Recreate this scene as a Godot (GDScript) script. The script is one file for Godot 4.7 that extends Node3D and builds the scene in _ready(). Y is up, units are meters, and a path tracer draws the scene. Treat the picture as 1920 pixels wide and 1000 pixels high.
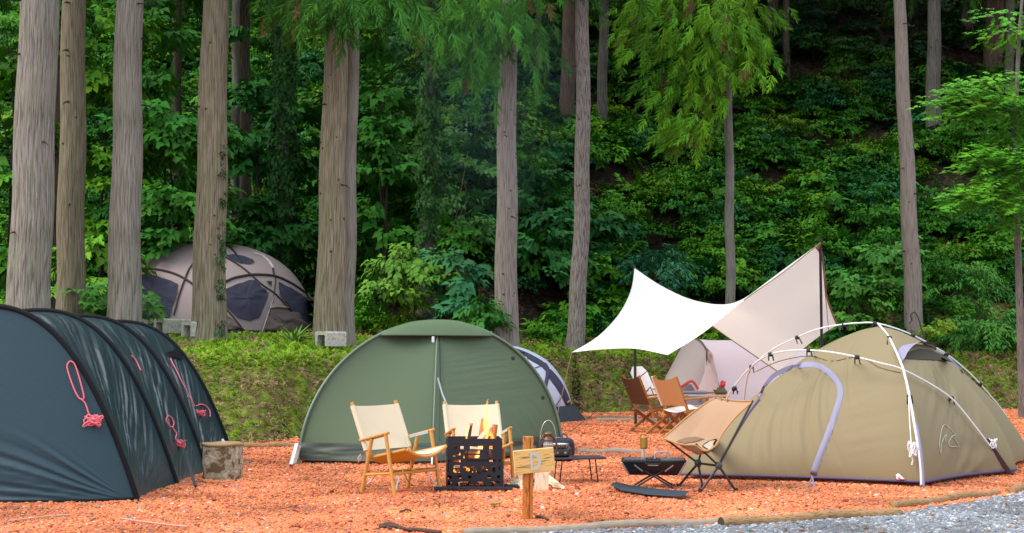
extends Node3D

const EYE := Vector3(0, 0.93, 0)
const FOCAL := 2400.0          # photograph is 1920 x 1000 pixels
const PITCH := 0.06657
var used := {}
var rng := RandomNumberGenerator.new()
var noise := FastNoiseLite.new()
var M := {}

# ---------------------------------------------------------------- places
func ray(px: float, py: float) -> Vector3:
	var y := (500.0 - py) / FOCAL
	var v := Vector3((px - 960.0) / FOCAL, y * cos(PITCH) + sin(PITCH), y * sin(PITCH) - cos(PITCH))
	return v / -v.z

func at(px: float, py: float, d: float) -> Vector3:
	return EYE + ray(px, py) * d

func on(px: float, py: float, y := 0.0) -> Vector3:
	var r := ray(px, py)
	return EYE + r * ((y - EYE.y) / r.y)

func pl(x: float, pts: Array) -> float:
	if x <= pts[0].x: return pts[0].y
	for i in range(1, pts.size()):
		if x <= pts[i].x:
			return lerpf(pts[i - 1].y, pts[i].y, (x - pts[i - 1].x) / (pts[i].x - pts[i - 1].x))
	return pts[-1].y

var bank_line := [Vector2(-14, 12.0), Vector2(-2.7, 13.1), Vector2(-0.9, 16.4), Vector2(1.0, 19.6), Vector2(4, 20.6), Vector2(12, 21.2), Vector2(30, 23)]
var hill_line := [Vector2(-20, 27), Vector2(-8, 28.5), Vector2(-4, 28), Vector2(-2.6, 24), Vector2(-1, 22.5), Vector2(1, 24), Vector2(4, 25), Vector2(12, 25), Vector2(40, 27)]

func gy(x: float, z: float) -> float:
	var d := -z
	var e := d - pl(x, bank_line)
	if e < -0.3: return -0.06
	var y := -0.06 + 0.9 * smoothstep(-0.35, 2.0, e) + 0.26 * smoothstep(1.4, 4.6, e)
	y += 0.012 * maxf(0, e - 3.0) + 0.1 * smoothstep(-4.0, -7.0, x) * smoothstep(0.5, 3.5, e)
	var f := d - pl(x, hill_line)
	var k := maxf(f, 0)
	y += 0.74 * (k - 1.2 * (1.0 - exp(-k / 1.2)))
	var amp := 0.035 * smoothstep(-0.2, 0.6, e) + 0.5 * clampf(k * 0.15, 0, 1)
	return y + amp * noise.get_noise_2d(x * 9.0, z * 9.0)

func on_terrain(px: float, py: float) -> Vector3:
	var r := ray(px, py)
	var d := 11.0
	while d < 90:
		var p := EYE + r * d
		if p.y < gy(p.x, p.z): return p
		d += 0.05
	return EYE + r * 45

func ground(x: float, d: float) -> Vector3:
	return Vector3(x, gy(x, -d), -d)

# ---------------------------------------------------------------- meshes
class Mb:
	var v := PackedVector3Array()
	var uv := PackedVector2Array()
	var ix := PackedInt32Array()
	var tint := PackedColorArray()
	func vert(p: Vector3, t := Vector2.ZERO) -> int:
		v.append(p); uv.append(t)
		return v.size() - 1
	func tri(a: int, b: int, c: int) -> void:
		ix.append(a); ix.append(b); ix.append(c)
	func face(p: Array) -> void:
		var a: Vector3 = p[0]; var b: Vector3 = p[1]; var c: Vector3 = p[2]
		var ux := (b - a).normalized()
		var nn := (b - a).cross(c - a)
		var uy := nn.normalized().cross(ux)
		var f := v.size()
		for q: Vector3 in p: vert(q, Vector2((q - a).dot(ux), (q - a).dot(uy)))
		for i in range(1, p.size() - 1): tri(f, f + i, f + i + 1)
	# a box with chamfered edges; t places it
	func box(t: Transform3D, s: Vector3, ch := 0.0) -> Mb:
		var h := s * 0.5
		var c := minf(ch, minf(h.x, minf(h.y, h.z)) * 0.6)
		var id := {}
		var axes := [Vector3.RIGHT, Vector3.UP, Vector3.BACK]
		for ax in 3:
			for sg: float in [-1.0, 1.0]:
				var f := []
				for k: Vector2 in [Vector2(-1, -1), Vector2(1, -1), Vector2(1, 1), Vector2(-1, 1)]:
					var q := Vector3.ZERO
					q[ax] = sg * h[ax]
					q[(ax + 1) % 3] = k.x * (h[(ax + 1) % 3] - c)
					q[(ax + 2) % 3] = k.y * (h[(ax + 2) % 3] - c)
					f.append(t * q)
				if sg > 0: f.reverse()
				face(f)
		if c <= 0: return self
		for ax in 3:
			var b := (ax + 1) % 3
			var e := (ax + 2) % 3
			for sb: float in [-1.0, 1.0]:
				for se: float in [-1.0, 1.0]:
					var f := []
					for w: Array in [[-1.0, 0], [1.0, 0], [1.0, 1], [-1.0, 1]]:
						var q := Vector3.ZERO
						q[ax] = w[0] * (h[ax] - c)
						q[b] = sb * (h[b] - (c if w[1] == 0 else 0.0))
						q[e] = se * (h[e] - (0.0 if w[1] == 0 else c))
						f.append(t * q)
					if sb * se < 0: f.reverse()
					face(f)
		for sx: float in [-1.0, 1.0]:
			for sy: float in [-1.0, 1.0]:
				for sz: float in [-1.0, 1.0]:
					var f := [t * Vector3(sx * h.x, sy * (h.y - c), sz * (h.z - c)), t * Vector3(sx * (h.x - c), sy * h.y, sz * (h.z - c)), t * Vector3(sx * (h.x - c), sy * (h.y - c), sz * h.z)]
					if sx * sy * sz > 0: f.reverse()
					face(f)
		return self
	# a rectangular bar from a to b
	func bar(a: Vector3, b: Vector3, w: float, h: float, side := Vector3.RIGHT, ch := 0.003) -> Mb:
		var y := (b - a).normalized()
		var x := (side - y * side.dot(y)).normalized()
		var z := x.cross(y)
		return box(Transform3D(Basis(x, y, z), (a + b) * 0.5), Vector3(w, (b - a).length(), h), ch)
	func tube(path: Array, r, sides := 8, cap := true) -> Mb:
		var n := path.size()
		var first := v.size()
		var up := Vector3.ZERO
		var run := 0.0
		for i in n:
			var p: Vector3 = path[i]
			var dir: Vector3 = (path[mini(i + 1, n - 1)] - path[maxi(i - 1, 0)]).normalized()
			if i == 0:
				up = dir.cross(Vector3(0.31, 0.2, 0.93) if absf(dir.z) < 0.8 else Vector3.RIGHT).normalized()
			else:
				up = (up - dir * up.dot(dir)).normalized()
				run += p.distance_to(path[i - 1])
			var w := dir.cross(up)
			var rr: float = r[i] if r is Array else r
			for k in sides + 1:
				var a := TAU * k / sides
				vert(p + (up * cos(a) + w * sin(a)) * rr, Vector2(float(k) / sides, run))
		for i in n - 1:
			for k in sides:
				var a := first + i * (sides + 1) + k
				var b := a + sides + 1
				tri(a, a + 1, b); tri(a + 1, b + 1, b)
		if cap:
			for e in 2:
				var ring := []
				for k in sides: ring.append(v[first + (0 if e == 0 else (n - 1) * (sides + 1)) + k])
				if e == 0: ring.reverse()
				face(ring)
		return self
	# profile of (radius, height) turned round an upright axis
	func lathe(t: Transform3D, prof: Array, sides := 20) -> Mb:
		var first := v.size()
		for i in prof.size():
			for k in sides + 1:
				var a := TAU * k / sides
				vert(t * Vector3(prof[i].x * cos(a), prof[i].y, prof[i].x * sin(a)), Vector2(float(k) / sides, prof[i].y))
		for i in prof.size() - 1:
			for k in sides:
				var a := first + i * (sides + 1) + k
				var b := a + sides + 1
				tri(a, b, a + 1); tri(a + 1, b, b + 1)
		return self
	# a grid of points f(u, v), u and v from 0 to 1
	func grid(nu: int, nv: int, f: Callable, scale := Vector2.ONE) -> Mb:
		var first := v.size()
		for j in nv + 1:
			for i in nu + 1:
				var q := Vector2(float(i) / nu, float(j) / nv)
				vert(f.call(q.x, q.y), q * scale)
		for j in nv:
			for i in nu:
				var a := first + j * (nu + 1) + i
				tri(a, a + nu + 1, a + 1); tri(a + 1, a + nu + 1, a + nu + 2)
		return self
	# a flat plate cut out of a picture of characters; "#" is metal. Lies in x, y; thickness along z
	func plate(t: Transform3D, rows: Array, cell: Vector2, thick: float) -> Mb:
		var nr := rows.size()
		var filled := func(r: int, c: int) -> bool:
			return r >= 0 and r < nr and c >= 0 and c < rows[r].length() and rows[r][c] == "#"
		for r in nr:
			for c in rows[r].length():
				if not filled.call(r, c): continue
				var x0: float = c * cell.x; var x1 := x0 + cell.x
				var y1: float = -r * cell.y; var y0 := y1 - cell.y
				var z := thick * 0.5
				face([t * Vector3(x0, y0, z), t * Vector3(x0, y1, z), t * Vector3(x1, y1, z), t * Vector3(x1, y0, z)])
				face([t * Vector3(x0, y0, -z), t * Vector3(x1, y0, -z), t * Vector3(x1, y1, -z), t * Vector3(x0, y1, -z)])
				if not filled.call(r, c - 1): face([t * Vector3(x0, y0, -z), t * Vector3(x0, y1, -z), t * Vector3(x0, y1, z), t * Vector3(x0, y0, z)])
				if not filled.call(r, c + 1): face([t * Vector3(x1, y0, -z), t * Vector3(x1, y0, z), t * Vector3(x1, y1, z), t * Vector3(x1, y1, -z)])
				if not filled.call(r - 1, c): face([t * Vector3(x0, y1, -z), t * Vector3(x1, y1, -z), t * Vector3(x1, y1, z), t * Vector3(x0, y1, z)])
				if not filled.call(r + 1, c): face([t * Vector3(x0, y0, -z), t * Vector3(x0, y0, z), t * Vector3(x1, y0, z), t * Vector3(x1, y0, -z)])
		return self
	# an outline in a plane, given a thickness along its normal
	func slab(pts: Array, up: Vector3) -> Mb:
		var a := pts.duplicate()
		var b := []
		for p: Vector3 in pts: b.append(p + up)
		face(b)
		a.reverse(); face(a)
		for i in pts.size():
			var j := (i + 1) % pts.size()
			face([pts[i], pts[j], b[j], b[i]])
		return self
	func mesh() -> ArrayMesh:
		var nn := PackedVector3Array()
		nn.resize(v.size())
		for i in range(0, ix.size(), 3):
			var a := ix[i]; var b := ix[i + 1]; var c := ix[i + 2]
			var w := (v[c] - v[a]).cross(v[b] - v[a])
			nn[a] += w; nn[b] += w; nn[c] += w
		for i in nn.size(): nn[i] = nn[i].normalized() if nn[i].length_squared() > 1e-20 else Vector3.UP
		var arr := []
		arr.resize(Mesh.ARRAY_MAX)
		arr[Mesh.ARRAY_VERTEX] = v; arr[Mesh.ARRAY_NORMAL] = nn; arr[Mesh.ARRAY_TEX_UV] = uv; arr[Mesh.ARRAY_INDEX] = ix
		if tint.size() == v.size(): arr[Mesh.ARRAY_COLOR] = tint
		var m := ArrayMesh.new()
		m.add_surface_from_arrays(Mesh.PRIMITIVE_TRIANGLES, arr)
		return m

# ---------------------------------------------------------------- nodes
func numbered(called: String, under: Node = self) -> String:
	var key := str(under.get_instance_id()) + called
	var n: int = used.get(key, 0)
	used[key] = n + 1
	return called if n == 0 else "%s_%03d" % [called, n]

func put(called: String, what, m: Material, parent: Node = self) -> MeshInstance3D:
	var o := MeshInstance3D.new()
	o.name = numbered(called, parent)
	o.mesh = what.mesh() if what is Mb else what
	o.material_override = m
	parent.add_child(o, true)
	return o

func tag(o: Node, label: String, category := "", group := "", kind := "") -> Node:
	o.set_meta("label", label)
	if category: o.set_meta("category", category)
	if group: o.set_meta("group", group)
	if kind: o.set_meta("kind", kind)
	return o

func thing(called: String, where: Vector3, label: String, category: String, group := "", turn := 0.0) -> Node3D:
	var o := Node3D.new()
	o.name = numbered(called)
	add_child(o, true)
	o.position = where
	o.rotation.y = turn
	tag(o, label, category, group)
	return o

func copy(o: Node3D, label: String) -> Node3D:
	var c: Node3D = o.duplicate()
	c.name = numbered(str(o.name).rstrip("0123456789").rstrip("_"))
	add_child(c, true)
	c.set_meta("label", label)
	return c

func many(called: String, mesh: Mesh, m: Material, where: Array, tints: Array, parent: Node = self, kind := "stuff") -> MultiMeshInstance3D:
	var mm := MultiMesh.new()
	mm.transform_format = MultiMesh.TRANSFORM_3D
	mm.use_colors = not tints.is_empty()
	mm.mesh = mesh
	mm.instance_count = where.size()
	for i in where.size():
		mm.set_instance_transform(i, where[i])
		if not tints.is_empty(): mm.set_instance_color(i, tints[i])
	var o := MultiMeshInstance3D.new()
	o.name = numbered(called, parent)
	o.multimesh = mm
	o.material_override = m
	parent.add_child(o, true)
	o.set_meta("kind", kind)
	return o

# ---------------------------------------------------------------- materials
func lin(r: float, g: float, b: float) -> Color:
	return Color(r, g, b).linear_to_srgb()

func mat(c: Color, rough := 0.8, spec := 0.5, metal := 0.0) -> StandardMaterial3D:
	var m := StandardMaterial3D.new()
	m.albedo_color = c
	m.roughness = rough
	m.metallic_specular = spec
	m.metallic = metal
	return m

func ntex(seed_: int, freq: float, oct: int, colors: Array, stops: Array, type := FastNoiseLite.TYPE_SIMPLEX_SMOOTH, size := 512) -> NoiseTexture2D:
	var n := FastNoiseLite.new()
	n.seed = seed_; n.frequency = freq; n.fractal_octaves = oct; n.noise_type = type
	n.fractal_gain = 0.6
	var t := NoiseTexture2D.new()
	t.width = size; t.height = size; t.seamless = true; t.noise = n
	if colors.size():
		var g := Gradient.new()
		g.offsets = PackedFloat32Array(stops); g.colors = PackedColorArray(colors)
		t.color_ramp = g
	return t

func relief(m: StandardMaterial3D, t: Texture2D, depth: float) -> StandardMaterial3D:
	m.heightmap_enabled = true
	m.heightmap_texture = t
	m.heightmap_scale = depth
	return m

func bark(seed_: int, dark: Color, mid: Color, light: Color, lichen: Color, amount: float) -> StandardMaterial3D:
	var m := mat(Color.WHITE, 0.95, 0.25)
	m.albedo_texture = ntex(seed_, 0.022, 5, [dark, mid, mid.lerp(light, 0.45), light], [0.22, 0.42, 0.58, 0.8])
	relief(m, ntex(seed_ + 5, 0.022, 4, [], []), 1.3)
	m.uv1_scale = Vector3(6, 0.17, 1)
	m.detail_enabled = true
	m.detail_uv_layer = BaseMaterial3D.DETAIL_UV_1
	m.detail_blend_mode = BaseMaterial3D.BLEND_MODE_MIX
	var clear := lichen
	clear.a = 0.0
	var full := lichen
	full.a = amount
	m.detail_albedo = ntex(seed_ + 9, 0.014, 5, [clear, clear, full], [0.0, 0.44, 0.68])
	return m

func leafy_mat(rough := 0.5) -> StandardMaterial3D:
	var m := mat(Color.WHITE, rough, 0.18)
	m.vertex_color_use_as_albedo = true
	m.backlight_enabled = true
	m.backlight = Color(0.36, 0.4, 0.16)
	return m

func fabric(c: Color, rough := 0.75, spec := 0.4, sheer := 0.0) -> StandardMaterial3D:
	var m := mat(c, rough, spec)
	m.uv1_scale = Vector3(3, 3, 1)
	relief(m, M.weave, 0.07)
	if sheer > 0:
		m.backlight_enabled = true
		m.backlight = Color(sheer, sheer * 0.95, sheer * 0.9)
	return m

func wood(dark: Color, light: Color, seed_: int, rough := 0.55) -> StandardMaterial3D:
	var m := mat(Color.WHITE, rough, 0.4)
	m.albedo_texture = ntex(seed_, 0.03, 4, [dark, light, light, dark.lerp(light, 0.6)], [0.25, 0.45, 0.62, 0.8], FastNoiseLite.TYPE_SIMPLEX_SMOOTH, 256)
	m.uv1_scale = Vector3(9, 1.1, 1)
	relief(m, m.albedo_texture, 0.08)
	return m

func materials() -> void:
	M.weave = ntex(3, 0.02, 5, [], [])
	M.leaf = leafy_mat()
	M.needle = leafy_mat(0.6)
	M.stone = mat(Color.WHITE, 0.9, 0.3)
	M.stone.vertex_color_use_as_albedo = true
	M.bark_grey = bark(11, lin(0.11, 0.095, 0.085), lin(0.23, 0.2, 0.185), lin(0.36, 0.33, 0.315), lin(0.2, 0.24, 0.15), 0.55)
	M.bark_tan = bark(23, lin(0.1, 0.08, 0.058), lin(0.225, 0.187, 0.142), lin(0.35, 0.3, 0.235), lin(0.16, 0.19, 0.07), 0.5)
	M.bark_pink = bark(37, lin(0.12, 0.098, 0.088), lin(0.25, 0.208, 0.19), lin(0.37, 0.325, 0.305), lin(0.25, 0.25, 0.2), 0.35)
	M.bark_mottled = bark(51, lin(0.06, 0.047, 0.042), lin(0.15, 0.122, 0.11), lin(0.28, 0.25, 0.24), lin(0.3, 0.3, 0.27), 0.6)
	M.bark_mottled.uv1_scale = Vector3(4, 0.4, 1)
	M.bark_mottled.heightmap_scale = 0.7
	M.scar = mat(lin(0.1, 0.07, 0.055), 0.95, 0.2)
	M.bark_dark = bark(67, lin(0.02, 0.014, 0.01), lin(0.065, 0.045, 0.035), lin(0.13, 0.1, 0.085), lin(0.05, 0.08, 0.04), 0.6)
	M.bark_far = bark(81, lin(0.03, 0.026, 0.024), lin(0.09, 0.08, 0.075), lin(0.17, 0.155, 0.15), lin(0.08, 0.1, 0.07), 0.5)
	M.bark_red = bark(71, lin(0.025, 0.017, 0.013), lin(0.075, 0.05, 0.04), lin(0.13, 0.095, 0.08), lin(0.07, 0.07, 0.05), 0.4)
	M.bank = mat(Color.WHITE, 0.95, 0.15)
	M.bank.albedo_texture = ntex(8, 0.03, 5, [lin(0.07, 0.045, 0.025), lin(0.15, 0.1, 0.055), lin(0.11, 0.15, 0.02), lin(0.16, 0.24, 0.025)], [0.25, 0.42, 0.55, 0.8])
	M.bank.uv1_triplanar = true; M.bank.uv1_world_triplanar = true; M.bank.uv1_scale = Vector3(0.35, 0.35, 0.35)
	relief(M.bank, M.bank.albedo_texture, 2.0)
	# the red crushed brick under everything, seen between the pebbles
	M.red = mat(Color.WHITE, 0.95, 0.2)
	M.red.albedo_texture = ntex(5, 0.05, 4, [lin(0.36, 0.1, 0.045), lin(0.6, 0.19, 0.09), lin(0.7, 0.28, 0.15)], [0.2, 0.5, 0.8])
	M.red.uv1_triplanar = true; M.red.uv1_world_triplanar = true; M.red.uv1_scale = Vector3(0.9, 0.9, 0.9)
	relief(M.red, M.red.albedo_texture, 3.0)
	M.grey_lot = mat(Color.WHITE, 0.95, 0.2)
	M.grey_lot.albedo_texture = ntex(6, 0.05, 4, [lin(0.1, 0.1, 0.11), lin(0.22, 0.23, 0.25), lin(0.4, 0.42, 0.45)], [0.2, 0.5, 0.8])
	M.grey_lot.uv1_triplanar = true; M.grey_lot.uv1_world_triplanar = true; M.grey_lot.uv1_scale = Vector3(0.9, 0.9, 0.9)
	M.soil = mat(Color.WHITE, 0.95, 0.15)
	M.soil.albedo_texture = ntex(7, 0.02, 5, [lin(0.009, 0.007, 0.006), lin(0.022, 0.016, 0.012), lin(0.05, 0.034, 0.024)], [0.25, 0.5, 0.8])
	M.soil.uv1_triplanar = true; M.soil.uv1_world_triplanar = true; M.soil.uv1_scale = Vector3(0.5, 0.5, 0.5)
	relief(M.soil, M.soil.albedo_texture, 8.0)

# ---------------------------------------------------------------- plants
func leaf_at(mb: Mb, p: Vector3, dir: Vector3, up: Vector3, l: float, w: float, droop: float) -> void:
	var x := dir.cross(up).normalized()
	var n := x.cross(dir).normalized()
	var mid := p + dir * l * 0.45
	var a := mb.vert(p); var b := mb.vert(mid - x * w + n * l * 0.06); var c := mb.vert(mid + x * w + n * l * 0.06)
	var t := mb.vert(p + dir * l - n * droop * l); var o := mb.vert(mid - n * 0.02 * l)
	mb.tri(a, b, o); mb.tri(a, o, c); mb.tri(b, t, o); mb.tri(o, t, c)

# a leafy shoot one metre long along +z, its leaves facing +y
func sprig(seed_: int, n: int, l: float, w: float, spread: float) -> ArrayMesh:
	var r := RandomNumberGenerator.new()
	r.seed = seed_
	var mb := Mb.new()
	for i in n:
		var k := (i + 0.5) / n
		var side := -1.0 if i % 2 == 0 else 1.0
		var yaw := side * r.randf_range(0.35, 1.25) * (1.0 - 0.6 * k)
		var dir := Vector3(sin(yaw), r.randf_range(-0.45, 0.15), cos(yaw)).normalized()
		var up := Vector3(r.randf_range(-0.45, 0.45), 1, r.randf_range(-0.2, 0.5)).normalized()
		var p := Vector3(side * r.randf_range(0, spread) * (1.1 - k), r.randf_range(-0.12, 0.1) - 0.18 * k * k, k * 0.85)
		var s := r.randf_range(0.7, 1.25)
		leaf_at(mb, p, dir, up, l * s, w * s, 0.25)
	return mb.mesh()

# five-fingered leaves on a flat spray
func maple_sprig(seed_: int) -> ArrayMesh:
	var r := RandomNumberGenerator.new()
	r.seed = seed_
	var mb := Mb.new()
	for i in 13:
		var k := (i + 0.5) / 13
		var side := -1.0 if i % 2 == 0 else 1.0
		var yaw := side * r.randf_range(0.3, 1.3)
		var up := Vector3(r.randf_range(-0.4, 0.4), 1, r.randf_range(-0.3, 0.5)).normalized()
		var p := Vector3(side * r.randf_range(0.03, 0.3) * (1.1 - k), r.randf_range(-0.06, 0.06) - 0.1 * k, k * 0.85)
		for f in 5:
			var a := yaw + (f - 2) * 0.62
			var dir := Vector3(sin(a), -0.2 - 0.1 * absf(f - 2), cos(a)).normalized()
			var l: float = [0.1, 0.16, 0.2, 0.16, 0.1][f]
			var x := dir.cross(up).normalized()
			var q := mb.vert(p); var q1 := mb.vert(p + dir * l * 0.5 - x * 0.028); var q2 := mb.vert(p + dir * l * 0.5 + x * 0.028); var q3 := mb.vert(p + dir * l)
			mb.tri(q, q1, q2); mb.tri(q1, q3, q2)
	return mb.mesh()

# a hanging spray of cedar, one metre long along +z
func cedar_frond(seed_: int) -> ArrayMesh:
	var r := RandomNumberGenerator.new()
	r.seed = seed_
	var mb := Mb.new()
	for i in 46:
		var k := (i + 0.5) / 46
		var a := r.randf_range(0, TAU)
		var dir := Vector3(cos(a) * 0.75, sin(a) * 0.45, 0.9).normalized()
		var p := Vector3(0, -0.1 * k * k, k * 0.8)
		var l := r.randf_range(0.2, 0.42) * (1.15 - 0.6 * k)
		var x := dir.cross(Vector3(r.randf_range(-1, 1), 1, r.randf_range(-0.5, 0.5))).normalized() * r.randf_range(0.011, 0.021)
		var e := p + dir * l + Vector3(0, 0, 0.08)
		var q := mb.vert(p - x * 0.5); var q1 := mb.vert(p + x * 0.5); var q2 := mb.vert(p + dir * l * 0.55 - x); var q3 := mb.vert(p + dir * l * 0.55 + x); var q4 := mb.vert(e)
		mb.tri(q, q2, q1); mb.tri(q1, q2, q3); mb.tri(q2, q4, q3)
	return mb.mesh()

func facing(p: Vector3, dir: Vector3, up: Vector3, s: float) -> Transform3D:
	var z := dir.normalized()
	var x := up.cross(z)
	x = x.normalized() if x.length() > 0.01 else Vector3.RIGHT
	return Transform3D(Basis(x * s, z.cross(x) * s, z * s), p)

func jitter(s: float) -> Vector3:
	return Vector3(rng.randf_range(-s, s), rng.randf_range(-s, s), rng.randf_range(-s, s))

# leafy shoots over an uneven dome of radius r and height h standing at p
func clump(where: Array, tints: Array, p: Vector3, r: float, h: float, n: int, s: float, c: Color, vary := 0.35) -> void:
	for i in n:
		var a := rng.randf_range(0, TAU)
		var e := asin(rng.randf_range(-0.15, 1.0))
		var out := Vector3(cos(a) * cos(e), sin(e), sin(a) * cos(e))
		var k := rng.randf_range(0.55, 1.0)
		var q := p + Vector3(out.x * r * k, h * 0.35 + out.y * h * 0.65 * k, out.z * r * k)
		var dir := Vector3(out.x, out.y * 0.3 - 0.25, out.z) + jitter(0.45)
		where.append(facing(q, dir, Vector3.UP + out * 0.5 + jitter(0.3), s * rng.randf_range(0.6, 1.3)))
		var b := 1.0 + rng.randf_range(-vary, vary)
		var hue := rng.randf_range(-0.12, 0.12)
		tints.append(Color(c.r * b * (1.0 + hue * 2.0), c.g * b * (1.0 + hue * 0.6), c.b * b * (1.0 - hue)))

# layered leafage inside an ellipsoid, with gaps between the layers
func layers(where: Array, tints: Array, p: Vector3, r: Vector3, n: int, s: float, c: Color, axis: Vector3) -> void:
	var tiers := maxi(3, int(r.y * 2.6))
	for i in n:
		var t := rng.randi_range(0, tiers * 3)
		var rr := RandomNumberGenerator.new()
		rr.seed = t * 71 + int(absf(p.x * 1000)) + int(absf(p.y * 777))
		var a0 := rr.randf_range(0, TAU)
		var y := rr.randf_range(-1, 1)
		var reach := sqrt(maxf(0.05, 1.0 - y * y))
		var k := sqrt(rng.randf()) * reach
		var a := a0 + rng.randf_range(-0.75, 0.75)
		var q := p + Vector3(cos(a) * r.x * k, y * r.y - 0.22 * k * k * r.x + rng.randf_range(-0.1, 0.1), sin(a) * r.z * k)
		var out := Vector3(cos(a), -0.3, sin(a)) + jitter(0.5)
		where.append(facing(q, out, Vector3.UP + jitter(0.35) + Vector3(0, 0, 0.25), s * rng.randf_range(0.65, 1.25)))
		var b := rng.randf_range(0.65, 1.3)
		var hue := rng.randf_range(-0.1, 0.1)
		tints.append(Color(c.r * b * (1.0 + hue * 2.0), c.g * b, c.b * b * (1.0 - hue)))

# ---------------------------------------------------------------- trees
# bx, tx: where the trunk stands and where it leaves the frame; wb, wt: its width there, in pixels of the photograph
func trunk_path(bx: float, tx: float, d: float, h: float, bend := 0.0) -> Array:
	var foot := at(bx, 640, d)
	foot.y = gy(foot.x, foot.z) - 0.12
	var top := at(tx, 0, d)
	var dir := (top - foot) / (top.y - foot.y)
	var out := []
	var n := 46
	for i in n + 1:
		var k := float(i) / n
		var y := k * k * 0.5 * h + k * 0.5 * h
		var p := foot + dir * y
		p += Vector3(sin(k * 7.0 + bx) * bend + 0.012 * sin(k * 31.0 + bx), 0, cos(k * 9.0 + tx) * bend * 0.6)
		out.append(p)
	return out

func trunk_mesh(path: Array, rb: float, rt: float, y_t: float, sides: int, flute: float, seed_: float) -> Mb:
	var mb := Mb.new()
	var n := path.size()
	var foot: Vector3 = path[0]
	for i in n:
		var p: Vector3 = path[i]
		var k: float = (p.y - foot.y)
		var r := lerpf(rb, rt, k / y_t)
		if k > y_t: r = rt * maxf(0.08, 1.0 - (k - y_t) / (path[-1].y - foot.y - y_t) * 0.9)
		var flare := 1.0 + 0.32 * exp(-k / 0.22)
		for s in sides + 1:
			var a := TAU * s / sides
			var w := 1.0 + flute * (0.8 * noise.get_noise_3d(cos(a) * 60 + seed_, k * 5.0, sin(a) * 60) + 0.5 * noise.get_noise_3d(cos(a) * 160 + seed_, k * 4.0, sin(a) * 160) + exp(-k / 0.3) * 1.6 * noise.get_noise_3d(cos(a) * 55 + seed_, 3.0, sin(a) * 55))
			mb.vert(p + Vector3(cos(a), 0, sin(a)) * r * flare * w, Vector2(float(s) / sides, k))
	for i in n - 1:
		for s in sides:
			var a := i * (sides + 1) + s
			var b := a + sides + 1
			mb.tri(a, a + 1, b); mb.tri(a + 1, b + 1, b)
	return mb

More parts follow.
